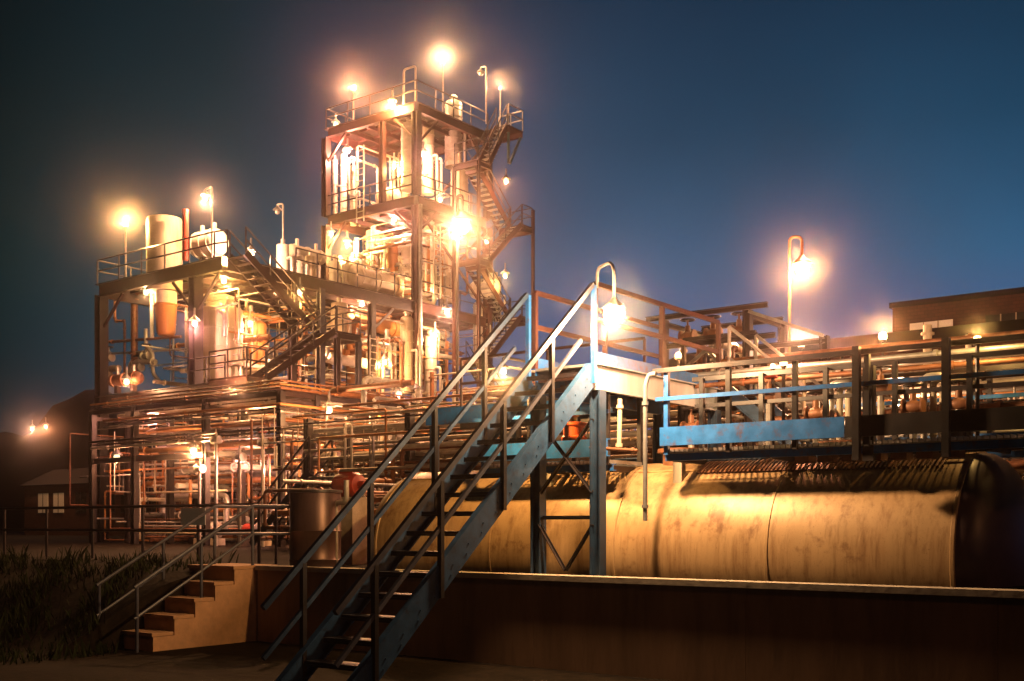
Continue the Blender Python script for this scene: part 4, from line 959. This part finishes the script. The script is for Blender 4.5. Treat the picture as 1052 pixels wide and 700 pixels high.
def left_pipes():
    v = 17.0
    P = lambda x, y: at_v(x, y, v)
    pipe([P(158, 299), P(138, 299), P(138, 372)], .16, 'copper', 'thick rusty elbow pipe hanging left of the hopper under the roof')
    pipe([P(150, 338), P(150, 356), P(157, 362), P(157, 384), P(164, 392)], .09, 'silver', 'kinked silver pipe dropping below the hopper to the mid deck')
    pipe([P(112, 392), P(112, 379), P(122, 379)], .17, 'cream', 'short cream elbow at the left end of the mid deck')
    pipe([P(134, 392), P(134, 372), P(160, 372)], .12, 'silver', 'silver elbow pipe on the mid deck under the hopper')
    pipe([P(178, 296), P(178, 392)], .05, 'galv', 'thin grey upright pipe right of the hopper')
    pipe([P(118, 300), P(118, 330), P(128, 330), P(128, 392)], .06, 'copper', 'thin rusty pipe stepping down near the far left column')
    pipe([P(106, 352), P(186, 346)], .07, 'copper', 'rusty pipe crossing level under the hopper')
    pipe([P(106, 364), P(190, 359)], .05, 'silver', 'thin silver pipe crossing level above the mid deck left end')
    for k, (x, y) in enumerate(((112, 368), (150, 366), (142, 378))): valve(P(x, y), ['valve on the cream elbow at the left end', 'valve on the kinked silver pipe', 'valve beside the silver elbow under the hopper'][k], 'dark', .22, group='valves at the left end of the mid deck', body='silver')
    hvessel(108, 150, 384, 396, 47.5, 'copper', 'rusty drum lying at the left end of the mid deck', 'u', 'drum', 'drum')
    for lab, a, b in (('caged steel ladder on the face of the tower', at_u(449, 306, UB+.15), at_u(449, 232, UB+.15)), ('steel ladder climbing the left columns of the tower', at_v(370, 228, VT-.1), at_v(370, 150, VT-.1)), ('steel ladder against the stout ochre column', at_u(384, 408, UB+.2), at_u(384, 345, UB+.2))):
        along = (0, 1) if abs(a[0]-UB) < 1 else (1, 0); z0, z1 = a[2], b[2]; t = thing('ladder', lab, 'ladder', a)
        for k in (-.24, .24):
            q = MB(); q.beam((a[0]+k*along[0], a[1]+k*along[1], z0), (a[0]+k*along[0], a[1]+k*along[1], z1), .05, .05); part('side_rail', q, 'silver', t)
        z = z0+.2
        while z < z1:
            q = MB(); q.beam((a[0]-.22*along[0], a[1]-.22*along[1], z), (a[0]+.22*along[0], a[1]+.22*along[1], z), .035, .035); z += .3; part('rung', q, 'silver', t)
    pipe([at_d(953, 420, 24), at_d(953, 334, 24)], .09, 'cream', 'upright cream vent pipe before the brick building')
    pipe([at_d(995, 362, 24), at_d(995, 344, 24)], .06, 'white', 'short white upright pipe near the right edge before the bricks')
    pipe([at_d(800, 392, 20), at_d(862, 386, 19)], .07, 'white', 'short white pipe lying behind the walkway near the low lamps')
left_pipes()

# ================================================================= LAMPS
def lp(px, py, d): return at_d(px, py, d)
def below(p, z): return (p[0], p[1], z)
big = [
 (455, 64, 55.5, ZT2, 1100, 'pole lamp rising highest above the tower top'),
 (363, 92, 57, ZT2, 1000, 'pole lamp on the left of the tower top'),
 (514, 91, 57.5, ZT2, 350, 'small pole lamp at the right of the tower top'),
 (129, 231, 48, ZR, 1000, 'pole lamp at the far left of the left roof deck'),
]
for px, py, d, zb, pw, lab in big:
    p = lp(px, py, d); lamp(p, pw, lab, 'pole', (p[0], p[1], zb), None, .17 if pw > 500 else .12)
p = lp(211, 203, 46); lamp(p, 450, 'pole lamp with side arm above the white roof vessel', 'pole', (p[0]+.55, p[1]-.1, ZR), (1, 0, 0), .15)
for px, py, d, zb, lab in ((494, 76, 56, ZT2, 'unlit pole lamp between the lit lamps on the tower top'), (285, 218, 48, ZR, 'unlit pole lamp above the row of white roof pots')):
    p = lp(px, py, d); lamp(p, 0, lab, 'pole', (p[0]+.3, p[1]+.05, zb), (1, 0, 0), .15, lit=False)
br = [
 (403, 106, 53.4, 800, 'lamp on the tower top rail left of the near corner'),
 (357, 155, 56.3, 900, 'lamp under the tower top deck at the left'),
 (405, 170, 54.6, 450, 'lamp in the upper tower left of the bright lagged column'),
 (435, 158, 55.0, 300, 'small lamp right of the upper tower leg'),
 (436, 182, 55.2, 120, 'tiny lamp on the third deck just right of the tower leg'),
 (520, 186, 55.5, 120, 'tiny lamp on the upper flight of the zigzag stair'),
 (357, 250, 56.0, 900, 'lamp under the third deck at the left of the tower'),
 (519, 283, 55.5, 150, 'tiny lamp on the lower flight of the zigzag stair'),
 (459, 320, 52.5, 350, 'lamp at the tower foot right of its leg'),
 (447, 344, 53.0, 400, 'lowest lamp at the tower foot'),
 (258, 260, 45.5, 900, 'lamp just above the top of the switchback stair'),
 (230, 288, 46.5, 500, 'lamp under the roof deck above the big cream tank'),
 (200, 332, 44.8, 250, 'lamp beside the near left steel column'),
 (257, 332, 47.6, 250, 'lamp behind the switchback stair right of the cream tank'),
 (199, 463, 40.5, 420, 'lamp low under the rack near the left column'),
 (331, 360, 49.0, 250, 'small lamp beside the hanging cream pot'),
 (338, 421, 37.5, 220, 'tube like lamp among the rack pipes right of the corner'),
 (395, 372, 51.0, 350, 'lamp near the blue gap under the roof'),
 (372, 312, 51.5, 300, 'lamp under the roof beam left of the tower leg'),
 (405, 225, 56.0, 450, 'lamp hidden among columns below the third deck'),
 (290, 478, 39.0, 250, 'lamp low behind the rack corner post'),
 (400, 470, 40.0, 350, 'lamp low behind the steep stair rail'),
 (922, 414, 18.0, 110, 'tiny lamp among the valves right of the dark stanchion'),
 (47, 438, 78, 250, 'lamp on the far left shed'),
 (345, 128, 57.5, 120, 'tiny lamp under the tower top deck beside its left column'),
 (420, 212, 54.5, 160, 'small lamp on the third deck beam left of the tower leg'),
 (452, 205, 55.5, 160, 'small lamp behind the third deck rail right of the tower leg'),
 (340, 240, 56.0, 120, 'tiny lamp left of the bigger one under the third deck'),
 (425, 290, 53.5, 160, 'small lamp just above the second deck beside the tower leg'),
 (500, 248, 56.5, 90, 'tiny lamp behind the zigzag stair below its middle landing'),
 (308, 300, 47.0, 160, 'small lamp under the roof beam right of the switchback stair'),
 (275, 372, 46.0, 130, 'tiny lamp under the switchback stair near its landing post'),
 (150, 300, 47.5, 90, 'dim lamp left of the hopper under the left roof deck'),
 (130, 392, 46.5, 110, 'dim lamp low at the left end of the mid deck'),
 (155, 425, 44.0, 130, 'small lamp among the rack pipes left of the near column'),
 (120, 470, 44.0, 80, 'dim lamp low at the left end of the rack'),
 (250, 470, 40.0, 130, 'small lamp at the foot of the rack left of the corner'),
 (360, 440, 42.0, 160, 'small lamp among pipes right of the rack corner'),
 (410, 405, 48.0, 200, 'small lamp below the blue gap behind the stair rail'),
 (440, 425, 44.0, 180, 'small lamp behind the steep stair below the tower'),
 (480, 415, 40.0, 140, 'small lamp between the two front handrails'),
 (330, 480, 40.0, 130, 'small lamp low above the rusty drum'),
 (33, 440, 82, 350, 'farthest left lamp in the dark yard'),
]
for px, py, d, pw, lab in br:
    s = .17 if d > 30 else .07
    lamp(lp(px, py, d), pw, lab, 'bracket', None, None, s, group='bracket lamps')
for px, py, d, zb, pw, sz, lab in (
 (697, 366, 26.0, ZP, 160, .11, 'leftmost of the small pole lamps behind the landing'),
 (731, 362, 27.0, ZP, 220, .13, 'middle one of the small pole lamps behind the landing'),
 (754, 357, 28.0, ZP, 280, .15, 'right one of the small pole lamps behind the landing'),
 (742, 345, 30.0, ZP, 100, .09, 'small pole lamp standing highest behind the pipe gantry'),
 (823, 354, 36.0, ZP, 420, .17, 'pole lamp before the low shed under the tall thin gooseneck'),
 (805, 373, 17.2, ZW+.05, 60, .085, 'bright short pole lamp on the rear walkway left of its dim twin'),
 (794, 377, 17.0, ZW+.05, 14, .06, 'dim short pole lamp touching the brighter one on the rear walkway'),
 (865, 364, 22.0, ZP, 60, .07, 'small pole lamp behind the left manifold'),
 (907, 346, 27.0, ZP, 300, .15, 'pole lamp left of the brick building corner'),
 (1004, 350, 15.2, ZW+.05, 42, .085, 'pole lamp at the right end of the rear walkway'),
 (985, 386, 22.0, ZP, 40, .07, 'small low pole lamp before the brick building'),
 (240, 407, 41.6, 5.9, 420, .2, 'glaring pole lamp on the cornered rack left of its corner'),
):
    p = lp(px, py, d); lamp(p, pw, lab, 'pole', (p[0], p[1], zb), None, sz, group='small pole lamps', polem='dark', pr=.03)
p = lp(517, 381, 16.9); lamp(p, 170, 'small arm lamp seen between the stair handrails above the tank', 'pole', (p[0], .76, ZW-.1), (0, -1, 0), .07, group='small pole lamps', polem='dark', pr=.022)
# gooseneck posts
p = lp(475, 232, 33); lamp(p, 2500, 'tall gooseneck lamp post glaring before the tower', 'goose', at_d(470, 545, 33)[:2]+(ZP,), None, .22, globe=.24, polem='dark', pr=.045)
p = lp(824, 276, 30); _c = at_d(811, 500, 30); lamp(p, 1300, 'tall thin gooseneck lamp post standing clear against the sky at right', 'goose', (_c[0], _c[1], ZP), None, .2, globe=.2, polem='copper', pr=.04)
p = lp(631, 322, 15.25); _c = (.05, .06, ZF+1.05); lamp(p, 640, 'glaring gooseneck lamp over the landing at the stair head', 'goose', _c, None, .12, globe=.15, pr=.022, col=(1, .58, .27))

# ================================================================= night air round everything
def haze():
    mb = MB(); mb.box(-460, 460, -460, 460, -2.2, 30)
    m = bpy.data.materials.new('night haze'); m.use_nodes = True; N = m.node_tree.nodes; N.clear()
    o = N.new('ShaderNodeOutputMaterial'); v = N.new('ShaderNodeVolumePrincipled'); v.inputs['Color'].default_value = (.98, .84, .88, 1)
    v.inputs['Density'].default_value = .00078; v.inputs['Anisotropy'].default_value = .984
    v2 = N.new('ShaderNodeVolumePrincipled'); v2.inputs['Color'].default_value = (.92, .86, .9, 1); v2.inputs['Density'].default_value = .00006; v2.inputs['Anisotropy'].default_value = .8
    ads = N.new('ShaderNodeAddShader'); m.node_tree.links.new(v.outputs[0], ads.inputs[0]); m.node_tree.links.new(v2.outputs[0], ads.inputs[1])
    m.node_tree.links.new(ads.outputs[0], o.inputs['Volume'])
    solo('haze', mb, m, (0, 0, 0), None, None, kind='stuff')
haze()
